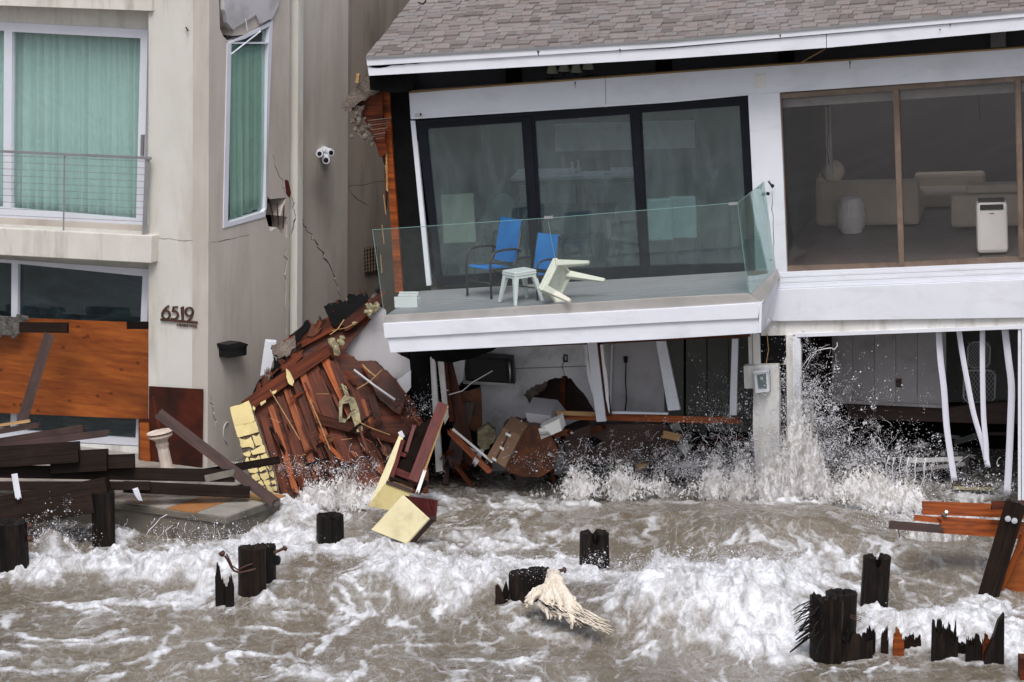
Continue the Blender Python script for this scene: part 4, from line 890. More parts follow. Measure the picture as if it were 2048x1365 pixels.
# right hand room
for i in range(5):
    x = 1663+i*43; x2 = x+42.2 if i < 4 else 1892
    slab('wall_panel', RH, [(x,600),(x2,600),(x2,803+(x2-1663)*.05),(x,803+(x-1663)*.05)], m_panel, H2, -1.2, .04)
slab('panel_base', RH, [(1660,800),(1892,811),(1892,817),(1660,806)], m_panel, H2, -1.18, .05)
slab('socket_plate', RH, [(1792,758),(1803,758),(1803,775),(1792,775)], m_brown, H2, -1.18, .01)
slab('ledger_beam', RH, [(1690,806),(1890,816),(2060,800),(2060,850),(1890,845),(1700,838)], m_brown, H2, -1.35, .15)
slab('dark_jamb', RH, [(1600,640),(1663,640),(1663,800),(1600,820)], m_void, H2, -.9, .05)
slab('far_wall', RH, [(1890,600),(2400,560),(2400,800),(1890,805)], m_gpanel, H2, -2.4, .05)
for i, (path, wd_, lb) in enumerate([([(1877,656),(1881,720),(1888,780),(1893,850),(1901,910),(1909,962)],13,'first vertical blind slat from the left, bowing right into the water'),
        ([(1917,655),(1925,710),(1935,765),(1948,830),(1966,890),(1976,935)],11,'second blind slat, swept furthest to the right at its foot'),
        ([(1965,654),(1965,740),(1967,830),(1972,890),(1973,925)],11,'third blind slat, hanging nearly straight'),
        ([(2009,652),(2017,720),(2023,775),(2021,850),(2018,920),(2014,990)],14,'fourth and widest blind slat beside the window frame')]):
    mb = MB(); n_ = len(path); P = [gp(x, y, -.10) for x, y in path]; fac = Vector((1, -.25 if i % 2 else .2, 0)).normalized()
    # smooth the path
    Q = []
    for k in range(n_-1):
        for s in range(4):
            t_ = s/4; p0 = P[max(k-1,0)]; p1 = P[k]; p2 = P[k+1]; p3 = P[min(k+2,n_-1)]
            Q.append(.5*((2*p1)+(p2-p0)*t_+(2*p0-5*p1+4*p2-p3)*t_*t_+(3*p1-p0-3*p2+p3)*t_**3))
    Q.append(P[-1]); hw = wd_/165/2
    for q in Q: mb.v += [q-fac*hw, q+Vector((0,.012,0)), q+fac*hw]
    for k in range(len(Q)-1):
        for c_ in (0, 1): mb.f.append((3*k+c_, 3*k+c_+1, 3*k+c_+4, 3*k+c_+3))
    o = wpart('blind_slat', mb, m_blind, None, smooth=True); s_ = o.modifiers.new('thickness', 'SOLIDIFY'); s_.thickness = .003
    tag(o, lb, 'blind', 'vertical blind slats in the right hand opening')
slab('door_frame', RH, [(2036,652),(2042,651),(2042,1010),(2036,1010)], m_white, H2, .06, .06)
slab('door_frame', RH, [(2043.5,651),(2052,650),(2052,1010),(2043.5,1010)], m_white, H2, .08, .08)
slab('house_end', RH, [(2052,640),(2400,630),(2400,1080),(2052,1080)], m_white2, H2, .0, .1)
def basket(cx, cy, wpx_, hpx, label):
    o = gp(cx, cy, -1.5); t = thing('wire_basket', label, 'basket', o); s = wpx_/165*1.03/2; h_ = hpx/165*1.03; M = place(o, 0, 0)
    def tb(p, r, nm): part(nm, MB().tube(p, r, 5), m_panel, t, M)
    c_ = .06
    ring = [(-s,0,c_),(-s,0,h_-c_),(-s+c_,0,h_),(s-c_,0,h_),(s,0,h_-c_),(s,0,c_),(s-c_,0,0),(-s+c_,0,0),(-s,0,c_)]
    tb(ring, .014, 'rim')
    mb = MB(); n_ = 8
    for k in range(-n_, n_*2):
        x = -s+2*s*k/n_
        for sg in (1, -1):
            a = Vector((x, 0, 0)) if sg > 0 else Vector((x, 0, h_)); d = Vector((h_*.7, 0, h_*sg))
            ts = [0, 1]; lo_ = max(0, (-s-a.x)/d.x); hi_ = min(1, (s-a.x)/d.x)
            if hi_ > lo_: mb.tube([a+d*lo_, a+d*hi_], .004, 4)
    part('mesh', mb, m_panel, t, M, kind='stuff'); return t
basket(1958, 806, 62, 66, 'oval grey wire basket hanging behind the blind slats, the lower one')
basket(1957, 736, 44, 52, 'smaller grey wire basket above the lower one behind the blind slats')
for i, (a, b, w_, Y, m_, lb) in enumerate([((1812,922),(1925,918),9,.2,m_white2,'pale fallen trim board lying flat behind the first blind slat'), ((1830,940),(1930,928),8,.1,m_panel,'grey strip of trim below the fallen pale board'),
        ((1860,955),(1925,938),14,.15,m_tar,'black broken sheet at the foot of the first blind slat'), ((1920,945),(1930,905),24,.5,m_gpanel,'dark green grey plate standing behind the second blind slat'),
        ((1900,968),(1985,972),8,-.45,m_brown,'brown plank end floating under the blind slats'), ((1905,976),(1990,979),7,-.55,m_insul,'olive plank end floating just below the brown one')]):
    tag(bpx('floating_board', a, b, w_, Y, Y, .08, m_, None, jag=(.03,.03)), lb, 'board')
def at_(l, t):
    t *= len(l)-1; i = min(int(t), len(l)-2); f = t-i; return (l[i][0]+(l[i+1][0]-l[i][0])*f, l[i][1]+(l[i+1][1]-l[i][1])*f)
# ================================================================== COLLAPSED WALL BETWEEN THE HOUSES
CW = thing('collapsed_wall', 'collapsed slab of orange joists and cracked yellow stucco wedged between the houses', 'wreckage', W(620, 960, -.6))
cw = P3(W(520, 980, -.9), W(760, 980, -.8), W(640, 620, .05))
slab('sheathing', cw, jline([(497,800),(520,770),(560,730),(600,690),(640,650),(700,606),(762,590),(772,612),(722,660),(690,700),(716,722),(748,722),(780,748),(820,795),(850,850),(860,1010),(560,1030),(530,930),(500,850),(497,800)], 2.2, 5, 3)[:-1], m_red, CW, -.05, .05)
J = [((524,829),(574,1000),13,m_red),((541,812),(592,985),12,m_orange),((559,793),(612,975),14,m_red),((573,778),(636,960),14,m_orange),((590,763),(655,945),13,m_red),((605,748),(672,935),14,m_orange),
     ((622,735),(700,930),30,m_red),((646,712),(705,835),17,m_orange),((666,722),(735,905),16,m_red),((722,800),(764,945),15,m_orange),((742,790),(790,950),15,m_red),((700,760),(752,920),18,m_red)]
for k, (a, b, w_, m_) in enumerate(J):
    A = cw.px(*a, .02+.015*(k % 3)); B = cw.px(*b, .02+.015*(k % 3))
    beam('joist', A, B, w_/165, .10 if k % 2 == 0 else .06, m_, CW, jag=(.05,.1))
for k, (a, b, w_, m_, o) in enumerate([((493,812),(662,694),26,m_red,.10),((552,706),(700,628),30,m_red,.06),((634,838),(800,880),20,m_red,.12),((688,655),(764,596),22,m_red,.09),((560,740),(600,700),26,m_red,.05)]):
    beam('cross_joist', cw.px(*a, o), cw.px(*b, o), w_/165, .08, m_, CW, jag=(.06,.08))
slab('dark_wood_panel', cw, jline([(720,725),(745,722),(782,752),(812,792),(800,830),(760,800),(738,760)], 2, 3, 5), m_plyd, CW, .1, .04)
slab('tar_edge', cw, jline([(512,770),(530,748),(556,730),(548,745),(575,730),(560,752),(530,775),(500,800),(512,770)], 3, 4, 6)[:-1], m_tar, CW, .03, .08)
slab('tar_edge', cw, jline([(590,668),(606,650),(618,640),(622,650),(606,670),(592,690)], 3, 3, 7), m_tar, CW, .12, .05)
slab('tar_edge', cw, jline([(648,612),(672,606),(682,600),(700,606),(694,592),(720,588),(736,590),(730,612),(700,634),(672,655),(660,640)], 4, 4, 8), m_tar, CW, .10, .06)
slab('stucco_lump', cw, jline([(543,690),(570,684),(590,672),(592,690),(580,710),(556,718),(545,705)], 3, 4, 9), m_mortar, CW, .12, .1)
slab('drywall_sheet', PY(.1), jline([(673,706),(700,680),(740,632),(757,611),(772,622),(780,700),(819,720),(822,762),(806,792),(790,770),(766,735),(752,722),(718,722),(694,727),(684,716)], 1, 4, 10), m_dry, CW, 0, .02)
slab('drywall_sheet', PY(.0), jline([(795,760),(822,742),(822,775),(810,790)], 1, 3, 14), m_white, CW, 0, .02)
R = random.Random(77)
def blob_chunks(n, line, spread, rr, m, nm, off=.1):
    for k in range(n):
        t = R.random(); i = min(int(t*(len(line)-1)), len(line)-2); f = t*(len(line)-1)-i
        x = line[i][0]+(line[i+1][0]-line[i][0])*f+R.uniform(-spread, spread); y = line[i][1]+(line[i+1][1]-line[i][1])*f+R.uniform(-spread, spread)
        r = R.uniform(*rr); sp_ = sphere((0,0,0), r, 5, 7, (1, .5, 1.2)); sp_.v = [v*R.uniform(.55, 1.3) for v in sp_.v]; part(nm, sp_, m, CW, Matrix.Translation(cw.px(x, y, off)) @ Matrix.Rotation(R.uniform(0, 3), 4, 'Y'))
blob_chunks(12, [(664,700),(690,670),(735,625),(752,612)], 6, (.02,.06), m_insul, 'plaster_crumb', .2)
slab('insulation_roll', cw, jline([(678,803),(690,790),(708,796),(720,830),(726,862),(714,864),(702,830),(690,846),(678,845)], 2, 3, 11), m_insul, CW, .14, .08, holes=[[(685,808),(698,806),(702,822),(692,840),(684,836)]])
slab('insulation_tuft', cw, jline([(682,768),(692,772),(698,790),(706,800),(690,790)], 2, 3, 12), m_insul, CW, .13, .05)
slab('stucco_flake', cw, jline([(572,737),(578,742),(588,762),(586,772),(578,768),(573,755)], 1, 3, 13), m_yellow, CW, .2, .03)
for q in ([(520,806),(531,800),(532,804),(522,812)], [(543,784),(554,780),(551,787),(545,789)], [(506,812),(511,816),(509,822),(505,818)]): slab('stucco_flake', cw, q, m_yellow, CW, .2, .015)
for (a, b, r, m_) in (((708,740),(790,800),.016,m_dry),((715,778),(764,740),.007,m_splint),((724,730),(752,754),.014,m_splint),((660,670),(688,640),.008,m_splint),((664,662),(715,645),.005,m_splint),
                      ((708,840),(780,870),.006,m_splint),((722,728),(738,752),.012,m_orange),((620,800),(660,900),.008,m_splint),((540,780),(600,880),.007,m_splint)):
    wpart('splinter', MB().tube([cw.px(*a, .22), cw.px((a[0]+b[0])/2+2, (a[1]+b[1])/2+3, .24), cw.px(*b, .22)], r, 5), m_, CW)
for k in range(26):
    x = R.uniform(520, 840); y = R.uniform(770, 930); a_ = R.uniform(-.6, 1.8); l_ = R.uniform(8, 26)
    wpart('splinter', MB().tube([cw.px(x, y, .17), cw.px(x+l_*math.cos(a_), y+l_*math.sin(a_), .20)], R.uniform(.002, .006), 4), R.choice([m_splint, m_orange, m_red, m_tar]), CW)
R = random.Random(515)
for k in range(64):                                   # smashed laths, sheathing and joist ends over the whole slab
    x = R.uniform(540, 830); y = R.uniform(640, 950)
    if (y < 745-(x-520)*.62+70 and x < 700) or (x > 700 and y < 735+(x-700)*.3) or (x > 790 and y < 810): continue
    a_ = R.choice([1.08, 1.08, 1.08, 1.08, 1.08, -.62, R.uniform(0, 3.1)])+R.gauss(0, .12); L_ = R.uniform(14, 75); q_ = (x+L_*math.cos(a_), y+L_*math.sin(a_)); o_ = R.uniform(.02, .22)
    beam('broken_lath', cw.px(x, y, o_), cw.px(*q_, o_+R.uniform(-.06, .08)), R.choice([R.uniform(2, 6), R.uniform(4, 14)])/165, R.uniform(.012, .05), R.choice([m_red, m_red, m_orange, m_orange2, m_tar, m_void, m_red, m_splint if R.random() < .3 else m_red]), CW, jag=(R.uniform(.02, .09), R.uniform(.03, .12)))
edge = [(500,800),(530,762),(562,722),(600,690),(640,648),(680,612),(712,600),(760,590)]
for k in range(46):                                    # ragged rim
    x, y = at_(edge, R.random()); a_ = R.uniform(-2.6, -.2); L_ = R.uniform(5, 20)
    beam('rim_shard', cw.px(x, y+4, .08), cw.px(x+L_*math.cos(a_), y+L_*math.sin(a_), .1), R.uniform(3, 12)/165, .03, R.choice([m_red, m_tar, m_tar, m_mortar, m_orange2]), CW, jag=(.02, .06))
# yellow stucco broken into plates
left = [(459,812),(466,846),(477,880),(487,915),(497,945),(510,968),(528,990),(545,1002)]
right = [(498,803),(510,838),(521,870),(533,905),(545,935),(552,962),(556,985),(552,1003)]
slab('mortar_bed', cw, [(q[0]+3, q[1]) for q in left]+[(q[0]+3, q[1]) for q in right[::-1]], m_mortar, CW, .10, .09)
rowsY = [0,.17,.28,.37,.44,.53,.60,.69,.76,.85,.92,1.0]
R = random.Random(12)
for i in range(len(rowsY)-1):
    t0, t1 = rowsY[i], rowsY[i+1]; ncol = 1 if i < 2 else 2 if i < 4 else 3 if i < 9 else 2
    cuts = [0]+sorted([(c+1)/ncol+R.uniform(-.15, .15) for c in range(ncol-1)])+[1]
    for c in range(ncol):
        if R.random() < (0 if i < 4 else .10): continue
        def pt(s, t): a = at_(left, t); b = at_(right, t); return (a[0]+(b[0]-a[0])*s, a[1]+(b[1]-a[1])*s)
        g = .006 if i < 3 else .010; gs = .035 if ncol > 1 else 0
        j = lambda: R.uniform(-.035, .035); s0, s1 = cuts[c], cuts[c+1]
        q = [pt(s0+gs, t0+g+j()*.5), pt((s0+s1)/2, t0+g+j()*.4), pt(s1-gs, t0+g+j()*.5), pt(s1-gs*.4, (t0+t1)/2), pt(s1-gs-abs(j()), t1-g+j()*.5), pt((s0+s1)/2+j(), t1-g+j()*.3), pt(s0+gs+abs(j()), t1-g+j()*.5), pt(s0+gs*.4, (t0+t1)/2)]
        slab('stucco_plate', cw, jline(q+[q[0]], 1.1, 2, i*7+c)[:-1], m_yellow, CW, .135+R.uniform(-.008, .012), .03, bevel=.003)
tag(slab('white_post', PY(.1), [(530,682),(552,684),(556,700),(545,725),(540,752),(520,752)], m_white, None, 0, .12, bevel=.004), 'short white post leaning behind the collapsed wall near the wall light', 'post')
tag(slab('white_post', PY(-.3), [(487,934),(508,930),(512,952),(487,954)], m_white, None, 0, .12, bevel=.004), 'white post stub low beside the yellow stucco and the tilted plank', 'post')
# yellow boxed chimney chase with maroon framing
CH = thing('yellow_box_beam', 'open yellow and maroon boxed frame sticking out of the water under the deck corner', 'wreckage', W(790, 1000, -2.2))
yc = lambda x, y, Y=-2.0: W(x, y, Y)
prism3('end_panel', [yc(772,966,-2.35), yc(822,985,-2.35), yc(802,1026,-2.5), yc(736,1013,-2.5)], (.02,.10,.02), m_yellow_shade, CH, bevel=.003)
prism3('side_panel', [yc(798,872,-1.7), yc(806,878,-1.7), yc(773,967,-2.34), yc(737,1013,-2.49)], (.0,.05,.0), m_yellow2, CH)
def bw_(nm, a, b, w_, Y0, Y1, t, m_, jag=(0,0)): return bpx(nm, a, b, w_, Y0, Y1, t, m_, CH, jag=jag)
bw_('maroon_beam', (886,806), (826,962), 20, -1.5, -2.2, .12, m_maroon)
bw_('split_edge', (895,812), (838,972), 5, -1.45, -2.15, .12, m_splint, (.03,.05))
bw_('white_edge', (850,940), (835,985), 7, -2.1, -2.25, .08, m_white2, (.04,.04))
bw_('maroon_cross', (786,940), (822,955), 14, -2.1, -2.1, .06, m_maroon)
bw_('maroon_cross', (795,905), (812,912), 8, -1.9, -1.9, .05, m_maroon)
bw_('maroon_stud', (806,880), (782,962), 8, -1.75, -2.3, .08, m_maroon)
bw_('rim', (773,964), (823,982), 6, -2.38, -2.38, .05, m_brown)
bw_('rim', (779,955), (826,972), 5, -2.34, -2.34, .05, m_dark)
bw_('maroon_stud', (829,850), (812,905), 7, -1.6, -1.8, .05, m_maroon, (.04,.04))
prism3('inner_backing', [yc(806,876,-1.55), yc(872,830,-1.35), yc(824,970,-2.1), yc(776,962,-2.2)], (0,.05,0), m_void, CH)
bw_('charred_block', (832,966), (850,975), 26, -2.1, -2.1, .15, m_tar, (.04,.04))
bw_('white_tip', (800,864), (806,876), 9, -1.6, -1.6, .03, m_white)
# yellow cube
YB = thing('yellow_box', 'pale yellow box with a maroon shingled side floating on one corner', 'box', W(805, 1070, -3.3))
A0 = W(805,991,-3.3); B0 = W(857,1038,-3.3); C0 = W(812,1088,-3.3); D0 = W(742,1060,-3.3)
dv = W(864,999,-3.0)-A0
prism3('face_panel', [A0, B0, C0, D0], dv*.06, m_yellow2, YB, bevel=.003)
prism3('side_panel', [A0+dv*.062, B0+dv*.062, B0+dv*.25, A0+dv*1.2], (-.0,.02,-.03), m_maroon, YB)
for k in range(7):
    a = .07+k*.15; c_ = .07+k*.028; prism3('side_batten', [A0+dv*a, A0+dv*(a+.12), B0+dv*(c_+.02), B0+dv*c_], (B0-A0).cross(dv).normalized()*(-.014)*(1 if k % 2 else .6), m_maroon, YB)
prism3('lower_panel', [B0+dv*.062, C0+dv*.062, C0+dv*.25, B0+dv*.25], (.0,.02,.03), m_brown, YB)
prism3('back_panel', [A0+dv*.22, B0+dv*.22, C0+dv*.22, D0+dv*.22], dv*.02, m_brown, YB)
# ================================================================== LEFT: PATIO, TIMBERS, PEDESTAL
pz = .33; pc = G(452, 1033, pz); ux = LF.u; us = LS.u
PT = thing('concrete_patio', 'low concrete patio slab with stone tiles and one terracotta strip under the number pillar', 'patio', pc)
PLp = Plane(pc, ux, (0,0,1))
def pb(a, b, z0, z1, m_, nm, bevel=0):
    """box on the patio axes; a,b are (along facade, back) metres from the front corner"""
    q = [pc+ux*a[0]+us*a[1], pc+ux*b[0]+us*a[1], pc+ux*b[0]+us*b[1], pc+ux*a[0]+us*b[1]]
    return prism3(nm, [v+Z*(z0-pz) for v in q], Z*(z1-z0), m_, PT, bevel=bevel)
pb((-3.6,0.03), (-.03,1.1), -1.2, pz-.09, m_conc, 'foundation'); pb((-3.6,1.1), (-1.1,3.0), -1.2, pz-.09, m_conc, 'foundation')
pb((-3.7,0), (0,1.15), pz-.10, pz-.02, m_conc, 'slab', .01); pb((-3.7,1.15), (-1.1,3.1), pz-.10, pz-.021, m_conc, 'slab', .01)
for i in range(9):
    for j in range(6):
        if j > 2 and i < 2: continue
        mm = m_tileo if (i == 1 and j <= 1) or (i == 0 and j == 2) else m_tile
        pb((-.42*(i+1)+.006, .02+.42*j), (-.42*i-.006, .02+.42*(j+1)-.012), pz-.018, pz, mm, 'tile')
BS = thing('stone_pedestal', 'pale cast stone pedestal leaning in front of the orange plywood', 'pedestal', W(345, 935, -.9)); 
prof = [(0,.10),(.10,.085),(.13,.10),(.16,.085),(.18,.10),(.21,.078),(.45,.070),(.50,.082),(.53,.07),(.56,.09),(.60,.15),(.615,.15),(.62,.135),(.63,.12)]
n_ = 20; mb = MB()
for h_, r1 in prof:
    for k in range(n_):
        a_ = 2*math.pi*k/n_; rr = r1*(1-.06*(k % 2)*(.2 < h_ < .46)); mb.v.append(Vector((rr*math.cos(a_), rr*math.sin(a_), h_)))
for i in range(len(prof)-1):
    for k in range(n_): mb.f.append((i*n_+k, i*n_+(k+1) % n_, (i+1)*n_+(k+1) % n_, (i+1)*n_+k))
mb.f += [tuple(range(n_))[::-1], tuple(range((len(prof)-1)*n_, len(prof)*n_))]
Mp = Matrix.Translation(W(340, 968, -.9)) @ Matrix.Rotation(r_(-10), 4, 'Y')
part('shaft', mb, m_stone, BS, Mp, smooth=False)
part('bowl', MB().tube([(0,0,.625),(0,0,.65),(0,0,.66)], [.06,.165,.16], 18), m_stone, BS, Mp)
tag(bpx('leaning_plank', (316,826), (548,1004), 22, -1.4, -2.3, .06, m_brown, None, jag=(.03,.05)), 'long brown plank leaning from the number pillar down to the water', 'plank')
tag(bpx('thin_stake', (306,795), (318,855), 3, -.8, -.8, .015, m_red, None), 'thin dark stake above the stone pedestal', 'stake')
TS = []
def timber(a, b, w_, Y0, Y1, t, m_, lb, jag=(0,0), cat='timber', nm='timber'):
    o = bpx(nm, a, b, w_, Y0, Y1, t, m_, None, jag=jag); tag(o, lb, cat, 'timbers of the wrecked dock'); return o
m_dk2 = m_brown
timber((-60,895), (165,858), 17, -1.8, -2.0, .12, m_brown, 'top brown plank of the wrecked dock, under the slanting prop', (0,.04), 'plank', 'plank')
timber((-60,873), (78,850), 11, -1.9, -1.9, .08, m_brown, 'short narrow brown plank crossing above the stack at the left edge', (0,.05), 'plank', 'plank')
timber((-60,902), (218,866), 14, -2.1, -2.2, .06, m_brown, 'long thin brown plank second in the dock stack', (0,.05), 'plank', 'plank')
timber((-60,918), (156,904), 42, -2.5, -2.5, .25, m_dark, 'wide black timber beneath the brown planks at the left')
timber((100,926), (213,920), 44, -2.4, -2.4, .25, m_dark, 'black timber end in the middle of the dock stack')
timber((180,925), (267,922), 28, -2.3, -2.3, .2, m_dark, 'short black timber end furthest right in the upper stack')
timber((-60,942), (470,952), 26, -2.45, -2.0, .2, m_dark, 'long black timber running right below the pedestal')
timber((-60,972), (300,972), 18, -2.75, -2.6, .2, m_dark, 'black timber under the long one at the left')
timber((250,974), (500,985), 24, -2.5, -2.2, .2, m_dark, 'black timber lying above the patio slab')
timber((395,948), (560,920), 16, -1.9, -1.4, .1, m_dark, 'dark timber rising behind the leaning plank')
timber((410,958), (470,945), 14, -2.1, -2.0, .05, m_conc, 'grey splintered board beneath the leaning plank')
timber((-80,1040), (215,988), 66, -3.1, -3.1, .35, m_dark, 'massive black dock beam sloping down to the left edge')
timber((-60,860), (60,842), 6, -2.3, -2.2, .03, m_splint, 'thin pale edged lath on the dock stack', (0,.02), 'lath', 'lath')
tag(bpx('white_wrap', (29,950), (37,998), 12, -3.15, -3.15, .06, m_white, None, jag=(.0,.03)), 'white wrapped post piece hanging at the left under the dock beam', 'wrap')
tag(rag('plastic_bag', PY(-2.9), [(265,978),(276,975),(281,990),(285,1003),(276,1001),(269,990)], 0, m_white, 'white plastic bag caught on the patio edge', 'bag', amp=.015, seed=4), None)
# ================================================================== PILES
def pile(px, pb_, pt_, wpx_, label, notch=(), lean=0, seed=1, bulge=.04, group='broken dock piles standing in the surf', cat='pile', extra=None, jagt=.008, m_=None, top_fac=None, rot=0):
    base = G(px, pb_, .0); d = (base-CP).length; r0 = wpx_/F*d/2; top = W(px, pt_, base.y); h = top.z
    R = random.Random(seed); n = 40; lev = 16
    t = thing('dock_pile', label, cat, base, group)
    ang = [2*math.pi*k/n for k in range(n)]; ph = [R.random()*6 for _ in range(6)]
    groove = [0]*n
    for _ in range(5):
        k = R.randrange(n); groove[k] = R.uniform(.05, .12); groove[(k+1) % n] = groove[k]*.3
    mb = MB()
    tops = []
    for k in range(n):
        z = h + R.uniform(-1, 1)*jagt
        for (a0, wd_, dep) in notch:
            da = abs((math.degrees(ang[k])-a0+180) % 360-180)
            if da < wd_: z -= dep*(1-.3*da/wd_)*R.uniform(.8, 1.1)
        tops.append(z)
    for i in range(lev+1):
        f = i/lev
        for k in range(n):
            a_ = ang[k]; rr = r0*(1+bulge*math.sin(2*a_+ph[0])+bulge*.6*math.sin(3*a_+ph[1]+f*2)-groove[k]+.012*R.uniform(-1, 1)+.02*math.sin(f*9+ph[2]))
            z = -1.2+(tops[k]+1.2)*f
            mb.v.append(Vector((rr*math.cos(a_)+lean*z, rr*math.sin(a_), z)))
    for i in range(lev):
        for k in range(n): mb.f.append((i*n+k, i*n+(k+1) % n, (i+1)*n+(k+1) % n, (i+1)*n+k))
    # worn end grain: rings stepping down towards the heart
    prev = lev*n
    for q, s in ((.82, .004), (.5, -.02), (.2, -.03)):
        st = len(mb.v)
        for k in range(n):
            v = mb.v[lev*n+k]; mb.v.append(Vector(((v.x-lean*v.z)*q+lean*v.z, v.y*q, min(v.z, h)+s*R.uniform(.3, 1.6)+(h-v.z)*0)))
        for k in range(n): mb.f.append((prev+k, prev+(k+1) % n, st+(k+1) % n, st+k))
        prev = st
    mb.f.append(tuple(range(prev, prev+n)))
    part('trunk', mb, m_ or m_pile, t, Matrix.Translation(base) @ Matrix.Rotation(rot, 4, 'Z'), smooth=False)
    return t, base, r0, h
def splinterset(t, base, M, n, w_, h0, h1, m_, seed, nm='broken_slab', spread=(.1,.05)):
    """upright broken slabs with ragged tops"""
    R = random.Random(seed)
    for q in range(2 if n < 4 else 3):
        k = 9; ww = w_*(1 if q == 0 else R.uniform(.4, .6)); pk = R.uniform(-.5, .5)*ww; x0 = 0 if q == 0 else R.uniform(-.35, .35)*w_
        top = [(-ww/2+ww*i/k, max(.03, h0*.75+(h1-h0*.75)*math.exp(-((-ww/2+ww*i/k-pk)/(ww*.22))**2)+R.gauss(-.02, .07)*h1)) for i in range(k+1)]
        part(nm, MB().poly([(ww/2, -.9)]+top[::-1]+[(-ww/2, -.9)], -.04+.035*q, 0+.035*q), m_, t, M @ Matrix.Translation((x0, 0, 0)) @ Matrix.Rotation(R.uniform(-.2, .2), 4, 'Z'))
pile(660, 1092, 1030, 55, 'short black pile with a chipped rim right of the number pillar patio', notch=((300,22,.05),), seed=2)
# twin pile with iron strap
t, b_, r0, h = pile(506, 1190, 1095, 54, 'thick brown twin pile with rusty bolts and a curled iron strap', seed=3, bulge=.05, m_=matte('brown_pile_wood', (.020,.011,.008), (.007,.0045,.0035), .5, 6, spec=.2, stretch=(5,5,.3), bump=.8, bscale=14, bdist=.015))
t2, b2, r2, h2 = pile(532, 1172, 1091, 42, 'rear half of the thick twin pile, flush behind the strapped one', seed=5)
wpart('strap', MB().tube([W(x, y, b_.y-r0*.9) for x, y in ((512,1138),(498,1142),(480,1146),(468,1142),(462,1134),(456,1122),(450,1112))], .013, 6), m_rust, t)
wpart('strap', MB().tube([W(x, y, b_.y-r0) for x, y in ((505,1128),(490,1133),(476,1140),(464,1132),(458,1118),(453,1108))], .009, 6), m_rust, t)
wpart('bolt_head', MB().tube([W(446,1113,b_.y-r0), W(444,1107,b_.y-r0), W(442,1104,b_.y-r0)], [.018,.04,.03], 8), m_rust, t)
wpart('bolt', MB().tube([W(548,1106,b_.y), W(572,1096,b_.y)], .017, 7), m_rust, t)
wpart('bolt_head', MB().tube([W(568,1100,b_.y), W(571,1095,b_.y)], .032, 6), m_rust, t)
wpart('washer', MB().tube([W(551,1121,b_.y-.12), W(556,1121,b_.y-.10)], .055, 12), m_black, t)
for (x, y0, y1, w_, sd) in ((441,1205,1128,22,1),(460,1208,1150,20,2)):
    bb = G(x, y0, 0); hh = W(x, y1, bb.y).z
    tt = thing('pile_stub', 'splintered black timber stub %s of the iron strap' % ('directly left' if sd == 1 else 'directly below the curl'), 'stub', bb, 'splintered stubs in the surf')
    splinterset(tt, bb, Matrix.Translation(bb), 3, w_/165*.8, hh*.8, hh*1.05, m_pile, sd+40)
t, b_, r0, h = pile(1052, 1212, 1145, 66, 'broad black pile with pale cloth snagged over it', seed=7, bulge=.07, notch=((200,30,.04),))
wpart('bolt', MB().tube([W(1112,1144,b_.y), W(1133,1139,b_.y)], .02, 7), m_rust, t); wpart('bolt_head', MB().tube([W(1127,1141,b_.y), W(1131,1140,b_.y)], .036, 6), m_rust, t)
pile(1078, 1196, 1138, 44, 'rear half of the cloth draped pile', seed=8)
bb = G(1018, 1216, 0); tt = thing('pile_stub', 'low ragged black stub left of the cloth draped pile', 'stub', bb, 'splintered stubs in the surf')
splinterset(tt, bb, Matrix.Translation(bb), 5, .30, .10, .28, m_pile, 55)
pile(1189, 1140, 1065, 58, 'black pile split by a deep notch in its rim, behind the breaking wave', notch=((275,16,.11),(95,14,.05)), seed=9)
pile(1747, 1224, 1113, 56, 'tall black pile with a square notch in front of the brown wave', notch=((268,12,.12),(90,12,.1)), seed=10, lean=.05)
t, b_, r0, h = pile(1652, 1318, 1195, 64, 'large black pile bristling with broken fibres on its left side', seed=11, bulge=.06, jagt=.05)
R = random.Random(5)
for k in range(46):
    z = R.uniform(.25, .62); a_ = R.uniform(-2.6, -1.7) if R.random() < .3 else R.uniform(2.6, 3.8); rr = r0*.95; l_ = R.uniform(.06, .24)
    p = b_+Vector((rr*math.cos(a_), rr*math.sin(a_), z)); d_ = Vector((math.cos(a_), math.sin(a_)*.4-.2, R.uniform(-.8, -.1))).normalized()
    wpart('fibre', MB().tube([p, p+d_*l_*.6, p+d_*l_+Vector((0,0,-.02))], [.008,.006,.003], 4), m_pile, t)
for a, b in (((1617,1275),(1580,1305)),((1617,1262),(1592,1280)),((1622,1240),(1598,1262))): wpart('splinter', MB().tube([W(*a, b_.y), W(*b, b_.y-.1)], [.018,.008], 5), m_pile, t)
for k in range(3): wpart('rusty_nail', MB().tube([W(1700,1230+k*3,b_.y), W(1722,1236+k*4,b_.y)], .004, 4), m_rust, t)
pile(1682, 1292, 1185, 62, 'rear pile touching the bristling one on its right', seed=12, bulge=.05, notch=((250,20,.03),))
